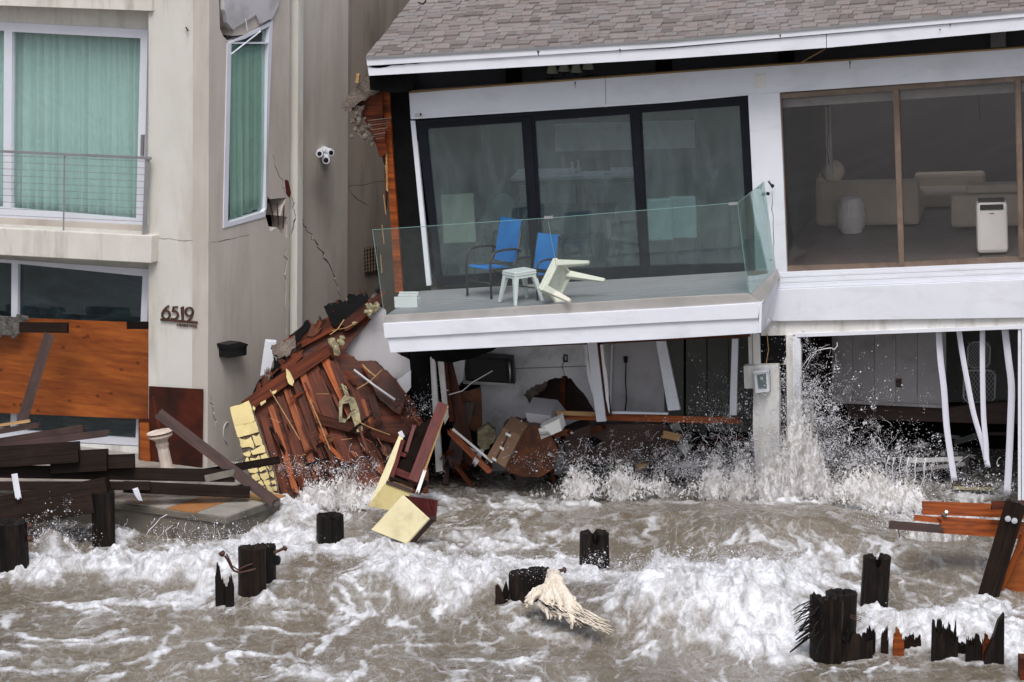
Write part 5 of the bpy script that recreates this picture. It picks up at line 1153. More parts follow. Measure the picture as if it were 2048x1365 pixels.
def stubs(px, pb_, pt_, wpx_, n, label, m_, seed, lo_=.5):
    """one broken stub: two or three ragged slabs of wood standing together"""
    bb = G(px, pb_, 0); hh = W(px, pt_, bb.y).z; wd_ = wpx_/165*.92; R = random.Random(seed)
    tt = thing('pile_stub', label, 'stub', bb, 'splintered stubs in the surf')
    for q in range(3):
        k = n*5; ww = wd_*R.uniform(.55, .8) if q else wd_; x0 = R.uniform(-.2, .2)*wd_ if q else 0
        base_h = hh*(.62 if q == 0 else R.uniform(.5, .8)); pk = R.random()*(ww)-ww/2
        top = []
        for i in range(k+1):
            x = -ww/2+ww*i/k; h1 = base_h+(hh-base_h)*math.exp(-((x-pk)/(ww*.16))**2)+R.gauss(-.03, .065)*hh
            top.append((x+R.uniform(-.003, .003), max(.03, h1)))
        part('broken_slab', MB().poly([(ww/2*1.02, -.9)]+top[::-1]+[(-ww/2*1.02, -.9)], -.035+.035*q, .0+.035*q), m_, tt, Matrix.Translation(bb+Vector((x0, 0, 0))) @ Matrix.Rotation(R.uniform(-.3, .3), 4, 'Z'))
    return tt
stubs(1712, 1316, 1262, 60, 5, 'low charred stub right at the foot of the bristling pile', m_pile, 61, .5)
stubs(1732, 1308, 1256, 30, 3, 'pointed dark brown stub beside the low charred one', m_pile, 62, .7)
stubs(1769, 1303, 1252, 14, 2, 'narrow grey stub third from the bristling pile', m_dark, 63, .8)
stubs(1797, 1306, 1254, 20, 3, 'bright orange brown splintered stub among the black ones', m_orange, 64, .6)
stubs(1823, 1296, 1268, 34, 4, 'small grey ragged stub just right of the orange one', m_dark, 65, .6)
stubs(1875, 1318, 1236, 26, 3, 'tall forked black stub with a needle tip', m_pile, 66, .6)
stubs(1902, 1314, 1246, 24, 4, 'slim black stub with a thin upright splinter', m_pile, 67, .5)
stubs(1922, 1306, 1285, 24, 3, 'tiny black stub low in the foam between two groups', m_pile, 68, .6)
stubs(1947, 1320, 1266, 32, 5, 'wide charred stub with comb like splinters', m_pile, 69, .7)
stubs(1974, 1322, 1266, 18, 3, 'reddish brown stub beside the slanting black wedge', m_red, 70, .7)
wb = G(1988, 1330, 0); WG = slab('black_wedge', PY(wb.y), [(1968,1345),(2008,1350),(2009,1228),(1996,1245),(1984,1285),(1970,1310)], m_pile, None, 0, .10); tag(WG, 'tall black wedge of timber with a slanting top at the right', 'timber')
wb = G(2046, 1365, 0); tag(slab('corner_post', PY(wb.y), [(2041,1390),(2075,1390),(2075,1318),(2041,1318)], m_red, None, 0, .2), 'brown post end at the bottom right picture corner', 'post')
pile(208, 1093, 985, 46, 'black square dock post under the massive beam', seed=21, bulge=.02)
pile(28, 1140, 1045, 62, 'large dark brown dock post at the left picture edge', seed=22, bulge=.03, lean=-.04)
for y in (1053,1078): tag(wpart('bolt', MB().tube([W(56,y,-4.2), W(64,y-1,-4.2)], .035, 8), m_rust, None), 'rusty bolt on the right of the left edge dock post, %s' % ('upper' if y == 1053 else 'lower'), 'bolt')
# cloth caught on the pile
cy = G(1052,1212,0).y-.30
clp = P3(W(1110,1142,cy), G(1200,1262,.12), G(1050,1216,.12))
cl = thing('cloth', 'tattered cream cloth snagged on the broad pile and trailing into the foam', 'cloth', clp.px(1110,1200,0))
R = random.Random(8); fold = MB(); frin = MB()
def strand(mb, pts, rs, n=7, wob=1.5, lift=.0):
    q = []
    for k in range(len(pts)-1):
        for s_ in range(4): t_ = s_/4; q.append((pts[k][0]+(pts[k+1][0]-pts[k][0])*t_, pts[k][1]+(pts[k+1][1]-pts[k][1])*t_))
    q.append(pts[-1]); P = []; rr = []; o_ = R.uniform(-.02, .05)
    for k, (x, y) in enumerate(q):
        P.append(clp.px(x+R.uniform(-wob, wob), y+R.uniform(-wob, wob), .03+o_+R.uniform(-.006, .006)+lift)); f = k/(len(q)-1)*(len(rs)-1); i = min(int(f), len(rs)-2); rr.append((rs[i]+(rs[i+1]-rs[i])*(f-i))*R.uniform(.85, 1.15))
    mb.tube(P, rr, n)
for k in range(70):
    t_ = R.random(); top = (R.uniform(1098,1116), R.uniform(1142,1156)); m1 = (1092+34*t_+R.uniform(-4,4), 1178+R.uniform(-5,5)); t_ = min(1, max(0, t_+R.gauss(0, .16))); m2 = (1082+66*t_+R.gauss(0,3), 1210-4*t_+R.uniform(-9,9)); t_ = min(1, max(0, t_*t_*.6+.4*t_+R.gauss(0, .14)))
    end = (1092+R.uniform(60,118)*t_+R.uniform(-10,10), 1226+28*t_+R.uniform(-14,10)); strand(fold, [top, m1, m2, end], [.026,R.uniform(.025,.055),R.uniform(.015,.050),R.uniform(.004,.014)], wob=2.2)
for k in range(16):
    strand(fold, [(1108,1176), (1090,1176+R.uniform(-3,8)), (1070,1184+R.uniform(-4,10)), (1050+R.uniform(-2,16), 1206+R.uniform(-12,10))], [.04,.04,.03,.016], wob=1.2)
for k in range(20): strand(fold, [(1102+R.uniform(-4,8),1146), (1112+R.uniform(-8,8),1160), (1118+R.uniform(-12,10),1180)], [.03,.045,.04], wob=.8)
for k in range(110):
    t_ = R.random(); x = 1090+95*t_; y = 1205+35*t_+R.uniform(-16,12); l_ = R.uniform(18,52); strand(frin, [(x,y),(x+l_*.5,y+l_*.30),(x+l_,y+l_*.5+R.uniform(-4,5))], [.007,.010,.003], 4, 1.0, .02)
wpart('fabric', fold, m_cloth, cl, smooth=True); wpart('fringe', frin, m_cloth, cl, smooth=True)
for k in range(9):
    fr_ = MB(); x = R.uniform(1070,1170); y = 1190+(x-1070)*.45+R.uniform(-8,14); strand(fr_, [(x,y),(x+12,y+9),(x+26,y+14)], [.006,.009,.003], 4, 1, .06); wpart('weed', fr_, m_pile, cl)
# right hand orange staging
OR = thing('broken_staging', 'broken orange staging of bolted boards and plywood at the right picture edge', 'staging', W(2000, 1240, -5.2))
def ob(nm, a, b, w_, Y, t, m_, jag=(0,0), **k): return bpx(nm, a, b, w_, Y, Y, t, m_, OR, jag=jag, **k)
ob('orange_board', (1845,1016), (2060,1024), 27, -4.7, .10, m_orange, (.02,0))
ob('orange_board', (1879,1050), (2060,1062), 34, -4.85, .09, m_orange, (.05,0))
ob('orange_board', (1830,1036), (1905,1043), 12, -4.8, .08, m_orange, (.05,.02))
ob('grey_board', (1779,1050), (1887,1059), 17, -4.95, .06, m_brown, (0,.08))
ob('orange_board', (1985,1008), (2060,1006), 11, -5.0, .12, m_red)
ob('red_board', (1984,1016), (2060,1016), 8, -5.05, .12, m_red)
prism3('plywood', [W(2040,1070,-5.15), W(2110,1068,-5.15), W(2110,1252,-5.15), W(2008,1250,-5.15), W(2004,1180,-5.15)], (0,.03,0), m_ply, OR)
ob('orange_edge', (2052,1065), (1982,1222), 12, -5.3, .08, m_orange, (0,.15))
ob('black_beam', (2032,1006), (1966,1228), 42, -5.45, .14, m_dark, (.02,.14))
ob('black_beam', (2025,1012), (2090,1022), 14, -5.4, .14, m_dark)
for x, y in ((2016,1038),(2029,1042)):
    wpart('bolt_head', MB().tube([W(x,y,-5.46), W(x,y,-5.49)], .033, 12), m_steel, OR); wpart('bolt_nut', MB().tube([W(x,y,-5.49), W(x,y,-5.52)], .018, 6), m_steel, OR)
wpart('bolt_head', MB().tube([W(1884,1030,-4.8), W(1891,1028,-4.86), W(1893,1024,-4.9)], [.02,.03,.02], 8), m_steel, OR)
wpart('nail', MB().tube([W(1797,1059,-4.96), W(1799,1076,-4.98)], .006, 5), m_rust, OR)
# ================================================================== WATER
def pnoise(x, y, seed=0):
    xi = np.floor(x).astype(np.int64); yi = np.floor(y).astype(np.int64); xf = x-xi; yf = y-yi
    def g(ix, iy):
        h = (ix*374761393 + iy*668265263 + seed*974711) & 0xffffffff; h = ((h ^ (h >> 13))*1274126177) & 0xffffffff; h ^= h >> 16
        a = (h & 0xffff)*(2*np.pi/65536); return np.cos(a), np.sin(a)
    u = xf*xf*xf*(xf*(xf*6-15)+10); v = yf*yf*yf*(yf*(yf*6-15)+10)
    def dp(ix, iy, dx, dy): c, s = g(ix, iy); return c*dx+s*dy
    a = dp(xi, yi, xf, yf); b = dp(xi+1, yi, xf-1, yf); c = dp(xi, yi+1, xf, yf-1); d = dp(xi+1, yi+1, xf-1, yf-1)
    return ((a*(1-u)+b*u)*(1-v)+(c*(1-u)+d*u)*v)*1.4
def fbm(x, y, o=4, seed=0, g=.5, l=2.03):
    s = 0; a = 1; t = 0
    for i in range(o): s = s+a*pnoise(x, y, seed+i*17); t += a; a *= g; x = x*l+3.1; y = y*l+1.7
    return s/t
def ridged(x, y, o=4, seed=0, g=.55):
    s = 0; a = 1; t = 0
    for i in range(o): s = s+a*(1-np.minimum(1, np.abs(pnoise(x, y, seed+i*13))*2.2)); t += a; a *= g; x = x*2.05+1.3; y = y*2.05+4.1
    return s/t
def axis(a, b, st, far):
    m = list(np.arange(a, b, st)); o = []; q = st; p = a
    while p > -far: q *= 1.35; p -= q; o.append(p)
    r = []; q = st; p = m[-1]
    while p < far: q *= 1.35; p += q; r.append(p)
    return np.array(o[::-1]+m+r)
gx = axis(-7.2, 7.2, .0175, 900); gy = axis(-10.3, 4.6, .0235, 900)
X, Yg = np.meshgrid(gx, gy)
# where each point of the still surface lies in the photograph, to lay out the waves
def proj_np(x, y, z=0*X):
    qy = y+DIST; qz = z-CAMZ; zz = qy*math.cos(PITCH)-qz*math.sin(PITCH); zz = np.maximum(zz, 1)
    return 1024+F*x/zz, 682.5-F*(qy*math.sin(PITCH)+qz*math.cos(PITCH))/zz
PXg, PYg = proj_np(X, Yg)
near = np.exp(-np.maximum(0, np.hypot(X/9, (Yg+3)/9)-1)*1.5)
wx = X+.35*fbm(X*.9, Yg*.6, 3, 5); wy = Yg+.5*fbm(X*.9+9, Yg*.6, 3, 6)
pwx = PXg+38*fbm(X*1.1, Yg*.8, 4, 31)+12*fbm(X*5, Yg*3, 3, 33); pwy = PYg+18*fbm(X*1.1+7, Yg*.8, 4, 32)+6*fbm(X*5, Yg*3, 3, 34)
def blob(cx, cy, rx, ry, a=1, ang=0, warp=True, sharp=1.0):
    x = (pwx if warp else PXg)-cx; y = (pwy if warp else PYg)-cy
    if ang: c, s = math.cos(math.radians(ang)), math.sin(math.radians(ang)); x, y = x*c+y*s, -x*s+y*c
    return a*np.exp(-((x/rx)**2+(y/ry)**2)**sharp)
def vmax(*l):
    r = l[0]
    for q in l[1:]: r = np.maximum(r, q)
    return r
# heights (metres)
H = .10*fbm(X*.35, Yg*.3, 3, 1)+.055*fbm(X*1.0, Yg*.75, 4, 2)+.02*fbm(X*3.2, Yg*2.6, 4, 3)
def wave(cx, cy, rx, ry, h, skew=.5, ang=0):
    """hump whose camera side is steeper than its back (skew<1)"""
    x = pwx*.5+PXg*.5-cx; y = pwy*.5+PYg*.5-cy
    if ang: c, s = math.cos(math.radians(ang)), math.sin(math.radians(ang)); x, y = x*c+y*s, -x*s+y*c
    r = np.where(y > 0, ry*skew, ry)
    return h*np.exp(-np.abs(x/rx)**2.4-(y/r)**2)
H += wave(1430, 1245, 215, 60, .50, .62) + wave(1560, 1215, 90, 40, .12, .6)
H += wave(905, 1185, 200, 48, .26, .55, 2) + wave(700, 1120, 190, 40, .10, .6)
H += wave(400, 1150, 240, 36, .13, .6, 3) + wave(150, 1140, 130, 26, .06, .7)
H += wave(1600, 1095, 190, 60, .40, .9) + wave(1250, 1050, 260, 40, .13, .8)
H += wave(1880, 1262, 200, 40, .14, .65) + wave(1900, 1120, 160, 60, .14, .9)
H += wave(540, 1045, 110, 34, .18, .8) + wave(830, 1020, 150, 34, .10, .8)
H += wave(105, 1105, 34, 16, .26, .9) + wave(1690, 985, 190, 20, .12, .8)+ wave(1400, 985, 160, 18, .06, .8)+wave(680, 965, 110, 22, .14, .8)
H -= .10*np.exp(-(((PXg-620)/260)**2+((PYg-1235)/45)**2)) + .10*np.exp(-(((PXg-1050)/300)**2+((PYg-1285)/40)**2))
# foam density
D = vmax(blob(1440,1220,245,78,1.15), blob(1610,1185,110,55,.9), blob(1320,1180,150,50,.95), blob(905,1165,215,60,1.05), blob(1130,1160,150,40,.95), blob(740,1110,210,36,.95),
         blob(310,1142,300,36,1.0,3), blob(60,1140,110,32,.85), blob(560,1095,130,52,1.0,-20), blob(470,1125,130,42,1.05), blob(590,1030,115,46,.95,-12), blob(690,970,115,36,.85), blob(860,1010,120,44,.62),
         blob(1850,1268,200,44,1.05), blob(1540,1280,180,52,1.0), blob(1960,1220,120,44,.8), blob(2040,1300,60,60,.9), blob(1670,1135,120,26,.6), blob(1590,1025,165,14,.85,3), blob(1500,990,170,24,.6), blob(1750,992,200,24,.7),
         blob(1860,1035,115,40,.9), blob(1330,1000,240,34,.52), blob(1090,1020,200,40,.62), blob(960,1085,190,32,.68), blob(1180,1080,120,26,.5), blob(1960,990,130,14,.7), blob(640,1350,140,30,.72), blob(1040,1325,90,30,.6,-25), blob(1560,1330,120,34,.62), blob(1350,1310,120,20,.5),
         blob(230,1065,90,34,.7), blob(110,1075,60,30,.5), blob(700,1230,80,12,.55,-20),blob(560,1200,90,14,.65), blob(1750,1240,90,22,.9), blob(1000,1240,140,12,.38,-5))
Dbig = np.clip(D*(PYg > 900), 0, 2)
ringd = np.hypot((pwx-130)/118, (pwy-1240)/36)
D = np.maximum(D, .98*np.exp(-((ringd-1)/.15)**2)*(.72+.55*fbm(X*1.6, Yg*1.2, 2, 77)))
D = np.maximum(D, .60*np.exp(-((ringd-.45)/.12)**2)*(.6+.7*fbm(X*2+4, Yg*1.5, 2, 78)))
for (a, b, w_, k) in (((620,1300),(730,1215),9,.85), ((350,1250),(300,1330),9,.75), ((40,1290),(300,1275),7,.7), ((0,1345),(220,1325),8,.65), ((420,1280),(620,1330),8,.65), ((160,1210),(420,1180),8,.75), ((700,1290),(1000,1262),6,.6), ((480,1240),(640,1250),6,.6), ((900,1300),(1150,1315),7,.55), ((1650,1345),(1900,1335),7,.6), ((1380,1330),(1500,1300),8,.6), ((1150,1010),(1400,1030),6,.55), ((1700,1150),(1900,1180),8,.5), ((1100,1075),(1300,1062),6,.5), ((300,1210),(380,1170),8,.5),((860,1350),(1250,1245),8,.4),((1250,1320),(1300,1290),8,.6),((1560,1330),(1980,1310),5,.45),((0,1235),(250,1215),6,.4)):
    ax, ay = a; bx, by = b; L_ = math.hypot(bx-ax, by-ay); tx, ty = (bx-ax)/L_, (by-ay)/L_
    u_ = (pwx-ax)*tx+(pwy-ay)*ty; v_ = -(pwx-ax)*ty+(pwy-ay)*tx
    D = np.maximum(D, k*np.exp(-(v_/w_)**2-(np.maximum(0, np.abs(u_-L_/2)-L_/2)/12)**2))
D = D*(PYg > 900)
for (bx_, by_, bw_x) in ((660,1094,45),(512,1190,50),(1060,1210,60),(1190,1140,45),(1748,1224,48),(1660,1316,60),(1720,1312,50),(1800,1304,60),(1890,1316,50),(1960,1322,60),(208,1094,40),(30,1142,55),(450,1206,40)):
    D = np.maximum(D, blob(bx_, by_+3, bw_x, 8, .62, 0, False))
# lace: warped ridges, streaked along the current
q1 = wx+.22*fbm(X*2.4, Yg*1.6, 4, 11); q2 = wy+.30*fbm(X*2.4+5, Yg*1.6, 4, 12)
lace = ridged(q1*1.3, q2*.50, 4, 21, .55); lace2 = ridged(q1*3.6+3, q2*1.3, 4, 22, .55)
lac = np.clip((lace-.66)*6.5, 0, 1)*.80 + np.clip((lace2-.66)*5.5, 0, 1)*.50
patch = np.clip(.5+1.0*fbm(X*.55, Yg*.4, 3, 41), 0, 1)
film = np.clip(.5+.9*fbm(q1*1.4, q2*.45, 5, 51, .6), 0, 1)
swirl = np.clip(.5+1.15*fbm(q1*.9+20, q2*.30, 5, 53, .55), 0, 1)
foam = np.clip(lac*(.18+1.25*patch)*(.60+1.0*D), 0, 1)
turb = fbm(q1*3.2, q2*1.5, 5, 61, .62)
dense = np.clip((D-.44+.62*turb+.20*lac)*1.9, 0, 1)
foam = np.clip(np.maximum(foam, dense)+.15*swirl*(.2+patch)+.34*film*np.clip(D, 0, 1), 0, 1)
# foam piles up in billows
bil = np.abs(fbm(q1*2.9, q2*1.5, 4, 71, .6)); bil2 = np.abs(fbm(X*10, Yg*6, 4, 72, .65))
bigm = np.clip((Dbig-.25)*2.2, .12, 1)
H += dense*bigm*(.13*bil+.10*turb+.022*bil2+.014*fbm(X*22, Yg*13, 3, 75)+.01) + .012*foam + Dbig*.07*np.clip(turb, -.2, 1)
crest = np.clip(Dbig-.6, 0, 1)*np.clip(fbm(X*6, Yg*1.6, 4, 81, .7), 0, 1); H += crest*.16
H += .010*fbm(X*9, Yg*7, 3, 91)*(1-dense)
H *= near
H = np.where(PYg < 930, H*.5-.02, H)
ny, nx = X.shape
co = np.stack([X, Yg, H], -1).reshape(-1, 3).astype(np.float32)
idx = np.arange(nx*ny).reshape(ny, nx); quads = np.stack([idx[:-1, :-1], idx[:-1, 1:], idx[1:, 1:], idx[1:, :-1]], -1).reshape(-1, 4)
me = bpy.data.meshes.new('water'); me.vertices.add(len(co)); me.vertices.foreach_set('co', co.ravel())
me.loops.add(quads.size); me.loops.foreach_set('vertex_index', quads.ravel().astype(np.int32))
me.polygons.add(len(quads)); me.polygons.foreach_set('loop_start', np.arange(0, quads.size, 4, dtype=np.int32)); me.polygons.foreach_set('loop_total', np.full(len(quads), 4, np.int32))
me.update(); me.polygons.foreach_set('use_smooth', [True]*len(quads))
at = me.attributes.new('foam', 'FLOAT', 'POINT'); at.data.foreach_set('value', foam.ravel().astype(np.float32))
pt_ = np.clip(.25+.75*patch+.35*fbm(X*1.6, Yg*1.0, 3, 44)+.5*D, 0, 1)
at = me.attributes.new('patch', 'FLOAT', 'POINT'); at.data.foreach_set('value', pt_.ravel().astype(np.float32))
at = me.attributes.new('dense', 'FLOAT', 'POINT'); at.data.foreach_set('value', dense.ravel().astype(np.float32))
def water_mat():
    m, t, N, L, B = mk('silty_water')
    fa_ = N.new('ShaderNodeAttribute'); fa_.attribute_name = 'foam'; de = N.new('ShaderNodeAttribute'); de.attribute_name = 'dense'; pa = N.new('ShaderNodeAttribute'); pa.attribute_name = 'patch'
    co_ = mapped(N, L, (1, .36, 1)); fine = noise(N, L, co_, 26, 6, .7, .8)
    def M_(op, a, b=None, c=None):
        q = N.new('ShaderNodeMath'); q.operation = op
        for i, v in enumerate((a, b, c)):
            if v is None: continue
            if isinstance(v, (int, float)): q.inputs[i].default_value = v
            else: L.new(v, q.inputs[i])
        return q.outputs[0]
    # threads of foam: thin level lines of warped noise, two sizes
    def thread(sc, wd, det, dist):
        n = noise(N, L, co_, sc, det, .58, dist); a = M_('ABSOLUTE', M_('SUBTRACT', n, .5)); return ramp(N, L, a, [(0, .9), (wd*.4, .6), (wd, .2), (wd*2.2, 0.0)])
    th = M_('MAXIMUM', M_('MAXIMUM', thread(.8, .016, 3, 1.5), M_('MULTIPLY', thread(1.7, .020, 3, 1.4), .95)), M_('MULTIPLY', thread(4.2, .022, 3, 1.0), .12))
    th = M_('MULTIPLY', th, M_('MULTIPLY_ADD', fine, 1.5, -.05)); th = M_('MULTIPLY', th, M_('MULTIPLY_ADD', pa.outputs['Fac'], .95, -.28))
    wc = mixc(N, L, ramp(N, L, noise(N, L, co_, .9, 5, .6, .8), [(.35, 0.0), (.65, 1.0)]), (.130, .106, .076), (.182, .156, .120))
    ad = M_('ADD', fa_.outputs['Fac'], M_('MULTIPLY_ADD', fine, .8, -.4))
    f = ramp(N, L, ad, [(.04, 0.0), (.30, .34), (.60, .80), (.9, 1.0)])
    f = M_('MINIMUM', M_('MAXIMUM', f, th), 1.0)
    fc_ = mixc(N, L, ramp(N, L, noise(N, L, co_, 5, 7, .72, 1.2), [(.36, 0.0), (.60, 1.0)]), (.32, .315, .31), (.72, .74, .79))
    c = mixc(N, L, f, wc, fc_); L.new(c, B.inputs['Base Color'])
    L.new(ramp(N, L, f, [(0, .14), (.5, .5), (1, .75)]), B.inputs['Roughness']); B.inputs['IOR'].default_value = 1.33
    b = N.new('ShaderNodeBump'); b.inputs['Strength'].default_value = .6; b.inputs['Distance'].default_value = .02
    L.new(noise(N, L, co_, 7, 6, .58, .7), b.inputs['Height']); L.new(b.outputs[0], B.inputs['Normal'])
    return m
me.materials.append(water_mat())
wo = bpy.data.objects.new('water', me); C.objects.link(wo); wo['kind'] = 'structure'
# ------------------------------------------------------------------ spray
def spray_mat(name, col, rough, alpha=1):
    m, t, N, L, B = mk(name); B.inputs['Base Color'].default_value = (*col, 1); B.inputs['Roughness'].default_value = rough
    B.inputs['Alpha'].default_value = alpha; B.inputs['Specular IOR Level'].default_value = .6; return m
m_drop = spray_mat('water_drop', (.62, .62, .66), .25)
ico = bmesh.new(); bmesh.ops.create_icosphere(ico, subdivisions=1, radius=1); ico.verts.ensure_lookup_table()
IV = np.array([v.co[:] for v in ico.verts]); IF = np.array([[v.index for v in f.verts] for f in ico.faces]); ico.free()
TV = np.array([(1,1,1),(-1,-1,1),(-1,1,-1),(1,-1,-1)], float)*.75; TF = np.array([(0,1,2),(0,3,1),(0,2,3),(1,3,2)])
OV = np.array([(1,0,0),(-1,0,0),(0,1,0),(0,-1,0),(0,0,1),(0,0,-1)], float); OF = np.array([(0,2,4),(2,1,4),(1,3,4),(3,0,4),(2,0,5),(1,2,5),(3,1,5),(0,3,5)])
def scatter(name, P, r, base, label, cat='spray'):
    V, Fc = base; n = len(P); sc = r[:, None, None]*V[None]*(1+.5*rng.random((n, 1, 3))-.2)
    v = (P[:, None, :]+sc).reshape(-1, 3).astype(np.float32); f = (Fc[None]+np.arange(n)[:, None, None]*len(V)).reshape(-1, 3)
    me = bpy.data.meshes.new(name); me.vertices.add(len(v)); me.vertices.foreach_set('co', v.ravel()); me.loops.add(f.size); me.loops.foreach_set('vertex_index', f.ravel().astype(np.int32))
    me.polygons.add(len(f)); me.polygons.foreach_set('loop_start', np.arange(0, f.size, 3, dtype=np.int32)); me.polygons.foreach_set('loop_total', np.full(len(f), 3, np.int32)); me.update()
    me.materials.append(m_drop); me.polygons.foreach_set('use_smooth', [True]*len(f)); o = bpy.data.objects.new(name, me); C.objects.link(o); tag(o, label, cat, None, 'stuff'); return o
def Wn(px, py, Y):
    dx = (px-1024)/F; dz = -(py-682.5)/F
    d = np.stack([dx, np.full_like(dx, FW.y)+dz*UP.y, np.full_like(dx, FW.z)+dz*UP.z], -1); t_ = (Y+DIST)/d[:, 1]
    return np.array(CP)[None]+d*t_[:, None]
def cloud(c, n, sx, sy, Y, sY, power=1.0, ang=0):
    loose = n < 800

    """drops thrown up from c: dense at the foot, thinning outwards"""
    m = max(6, n//(2 if loose else 16)); ca = rng.normal(0, 1, m)*sx; cb = -np.abs(rng.normal(0, 1, m))**power*sy; wgt = rng.random(m)**2.2; ci = rng.choice(m, n, p=wgt/wgt.sum())
    sg = rng.random(m)*7+2.0; a = ca[ci]+rng.normal(0, 1, n)*sg[ci]; b = cb[ci]+rng.normal(0, 1, n)*sg[ci]*1.3
    t = math.radians(ang); x = c[0]+a*math.cos(t)-b*math.sin(t); y = c[1]+a*math.sin(t)*.3+b*math.cos(t)
    return Wn(x, y, Y+rng.normal(0, sY, n))
EM = [((1590,950),3600,34,105,-.9,.2), ((1612,850),1900,26,62,-.8,.2), ((1670,930),3000,60,62,-.9,.25), ((1780,960),2400,80,42,-.9,.3), ((1480,960),3000,42,50,-.9,.25), ((1400,950),2000,60,38,-.7,.3),
      ((1250,945),900,90,28,-.6,.3), ((1560,830),400,50,55,-.9,.3), ((1700,800),260,90,55,-.8,.3), ((1440,860),500,60,50,-.6,.3), ((1120,940),300,60,24,-.5,.2), ((1870,1060),1300,60,26,-3.3,.5), ((1700,1050),300,110,16,-2.8,.4),
      ((850,830),160,18,26,-.8,.1), ((650,945),700,80,12,-1.0,.3), ((400,1080),260,60,18,-3.2,.3), ((110,1085),500,30,26,-3.4,.3), ((1450,1125),900,120,12,-5.2,.3), ((1080,1155),400,120,8,-5.6,.3),
      ((500,1095),400,60,12,-4.2,.3), ((1690,1245),400,120,12,-7.0,.3), ((1950,975),300,60,8,-1.4,.3), ((1250,1140),300,80,12,-5.2,.3), ((830,1120),300,120,8,-4.8,.3)]
big = []; fine = []
for c, n, sx, sy, Y, sY in EM:
    big.append(cloud(c, int(n*.55), sx, sy, Y, sY, 1.15)); fine.append(cloud(c, int(n*1.9), sx*1.1, sy, Y, sY, 1.0))
big = np.concatenate(big); fine = np.concatenate(fine)
scatter('spray_drops', big, .003+.0095*rng.random(len(big))**4.0, (IV, IF), 'white drops of spray flying up round the pillar and wave crests')
scatter('spray_mist', fine, .0022+.0035*rng.random(len(fine))**2, (OV, OF), 'fine mist of spray hanging over the breaking water')
# strings of water torn off the splash
lg = MB(); R = random.Random(99)
def string(px, py, Y, a, n, st, r, drop=1.5, curl=.38):
    pts = []; x, y = px, py; rs = []; ph = R.random()*6
    for i in range(n):
        pts.append(W(x, y, Y)); rs.append(max(.0015, r*(1-i/n*.6)*(.35+R.random()*.9))); x += math.cos(a)*st*R.uniform(.6, 1.4); y += math.sin(a)*st*R.uniform(.6, 1.4); a += R.uniform(-curl, curl)+.05*drop*math.cos(a); Y += R.uniform(-.02, .02)
    lg.tube(pts, rs, 5)
for (cx, cy, sx, sy, Y, n, amin, amax) in ((1600,900,45,70,-.95,110,-2.4,-.7),(1680,930,70,45,-.95,120,-2.4,-.3),(1790,960,70,30,-1.0,90,-2.6,-.2),(1480,930,45,40,-.95,90,-2.7,-.8),(1330,930,110,28,-.7,90,-2.9,-.2),(1620,790,30,40,-.95,35,-2.2,-.6),(1640,710,18,14,-.95,5,-1.2,.2),(1870,1040,60,16,-3.4,40,-2.8,-.3),(370,1060,70,16,-3.0,30,1.2,1.9),(1180,930,60,20,-.6,30,-2.8,-.3),(700,930,60,14,-.9,30,-2.6,-.5)):
    for _ in range(n):
        string(R.gauss(cx, sx), R.gauss(cy, sy), Y+R.uniform(-.2, .2), R.uniform(amin, amax), R.randint(5, 10), R.uniform(1.6, 3.6), R.uniform(.0022, .0055))
# the arc of water thrown up to the left of the grey panels
def arcs(pts, r, Y):
    P = [W(x+R.uniform(-1, 1), y+R.uniform(-1, 1), Y) for x, y in pts]; lg.tube(P, [r*R.uniform(.6, 1.3) for _ in P], 6)
arcs([(1610,740),(1622,715),(1635,702),(1650,698),(1662,697),(1668,699),(1674,692),(1673,686)], .006, -.9)
arcs([(1600,760),(1604,735),(1620,712)], .005, -.9)
for x0 in (1770,1782,1797,1812,1828,1845): arcs([(x0+6,915),(x0+2,935),(x0+4,955),(x0-4,975),(x0-2,1000)], .006, -1.3)
arcs([(290,1075),(300,1060),(312,1048),(320,1037),(335,1030)], .005, -2.95); arcs([(330,1095),(335,1080),(332,1062),(345,1050)], .004, -2.95)
o = wpart('spray_strings', lg, m_drop, None, smooth=True); tag(o, 'twisting strings of water thrown off the splash round the pillar', 'spray', None, 'stuff')
# curved torn sheets of water
def sheet_mat(name, sc, lo, hi, col=(.50, .49, .47)):
    m, t, N, L, B = mk(name); B.inputs['Roughness'].default_value = .35
    at_n = N.new('ShaderNodeAttribute'); at_n.attribute_name = 'edge'
    co_ = mapped(N, L, (1.1, 1, .7)); rn = noise(N, L, co_, sc, 6, .62, 1.4, 'RIDGED_MULTIFRACTAL'); nn = noise(N, L, co_, sc*1.6, 6, .7, 1.0)
    a = N.new('ShaderNodeMath'); a.operation = 'MULTIPLY_ADD'; L.new(nn, a.inputs[0]); a.inputs[1].default_value = 1.0; L.new(at_n.outputs['Fac'], a.inputs[2])
    al = ramp(N, L, a.outputs[0], [(lo, 0.0), (hi, 1.0)])
    L.new(al, B.inputs['Alpha'])
    L.new(mixc(N, L, ramp(N, L, noise(N, L, co_, sc*.8, 5, .7, .8), [(.4, 0.0), (.62, 1.0)]), (.34, .32, .30), (.78, .78, .81)), B.inputs['Base Color'])
    b = N.new('ShaderNodeBump'); b.inputs['Strength'].default_value = .8; b.inputs['Distance'].default_value = .03; L.new(nn, b.inputs['Height']); L.new(b.outputs[0], B.inputs['Normal'])
    return m
m_sheet = sheet_mat('torn_water_sheet', 19, .95, 1.20)
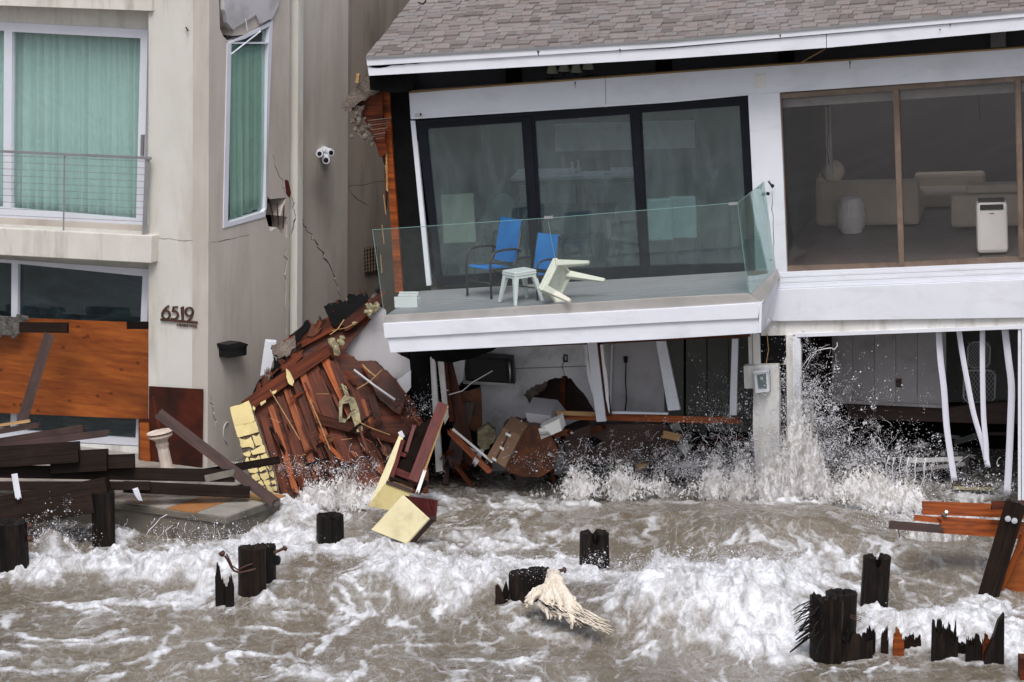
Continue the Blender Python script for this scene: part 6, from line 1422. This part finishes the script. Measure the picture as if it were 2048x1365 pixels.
def sheet(profile, foot, Y, label, k=60, bow=.25, seed=0, thin=0):
    """profile: px,py points of the upper edge left to right; foot: px,py of the lower edge"""
    mb = MB(); ed = []; rows = 26; R = random.Random(seed)
    foot = [(x, proj(Vector((W(x, 1000, Y).x, Y, -.12)))[1]) for x, y in foot]
    for j in range(rows+1):
        v = j/rows
        for i in range(k+1):
            u = i/k; a = at_(profile, u); b = at_(foot, u)
            x = a[0]+(b[0]-a[0])*v; y = a[1]+(b[1]-a[1])*v
            n1 = math.sin(u*19+v*7+seed)*.4+math.sin(u*41-v*13+seed*2)*.25
            P = W(x, y, Y - bow*math.sin(v*1.6)*(1) + .07*n1); mb.v.append(P)
            e = (min(1, v*1.4)*.50-.34*max(0, v-.62)/.38)+.30*min(1, 4*min(u, 1-u))-.06-thin*(.7+.6*math.sin(u*23+seed)); ed.append(e)
    for j in range(rows):
        for i in range(k): q = j*(k+1)+i; mb.f.append((q, q+1, q+k+2, q+k+1))
    c = sum(mb.v, Vector())/len(mb.v); M = Matrix.Translation(c); mb.v = [p-c for p in mb.v]
    me = mb.mesh('splash_sheet', True); me.materials.append(m_sheet); at = me.attributes.new('edge', 'FLOAT', 'POINT'); at.data.foreach_set('value', ed)
    o = bpy.data.objects.new('splash_sheet', me); _link(o, M, None); tag(o, label, 'splash', None, 'stuff')
sheet([(1560,760),(1600,700),(1630,740),(1640,850),(1665,880)], [(1520,1010),(1570,1015),(1610,1015),(1650,1010),(1700,1000)], -1.1, 'torn sheet of water standing against the white post', seed=1)
sheet([(1640,880),(1700,855),(1760,890),(1810,915),(1850,950),(1880,985)], [(1640,1020),(1700,1025),(1760,1025),(1810,1020),(1860,1015),(1900,1005)], -1.3, 'domed sheet of water curling to the right of the pillar', bow=.5, seed=2, thin=.05)
sheet([(1360,900),(1420,860),(1470,870),(1510,850),(1530,900)], [(1340,1000),(1400,1008),(1450,1010),(1500,1012),(1530,1010)], -1.0, 'torn sheet of water left of the white pillar', seed=3, thin=.09)
sheet([(1060,925),(1130,890),(1220,875),(1300,880),(1380,905)], [(1050,970),(1140,975),(1220,978),(1300,985),(1390,985)], -.8, 'low torn sheet of water breaking over the couch wreck', seed=4, thin=.13)
sheet([(1500,900),(1540,850),(1580,840),(1600,860)], [(1500,1010),(1540,1012),(1580,1012),(1620,1010)], -1.15, 'sheet of water running down the foot of the pillar', seed=5)
sheet([(560,950),(620,925),(690,905),(760,930),(800,960)], [(560,1010),(620,1010),(690,1010),(760,1010),(810,1010)], -1.2, 'foaming sheet of water against the collapsed wall', seed=6, thin=.05)
sheet([(1790,1010),(1850,985),(1900,1000),(1940,1030)], [(1790,1090),(1850,1095),(1900,1095),(1950,1090)], -3.2, 'burst of foam behind the orange staging', seed=7)
sheet([(60,1060),(95,1035),(125,1050),(170,1085)], [(50,1110),(95,1115),(130,1115),(180,1112)], -3.3, 'small peaked splash between the dock posts', seed=8)
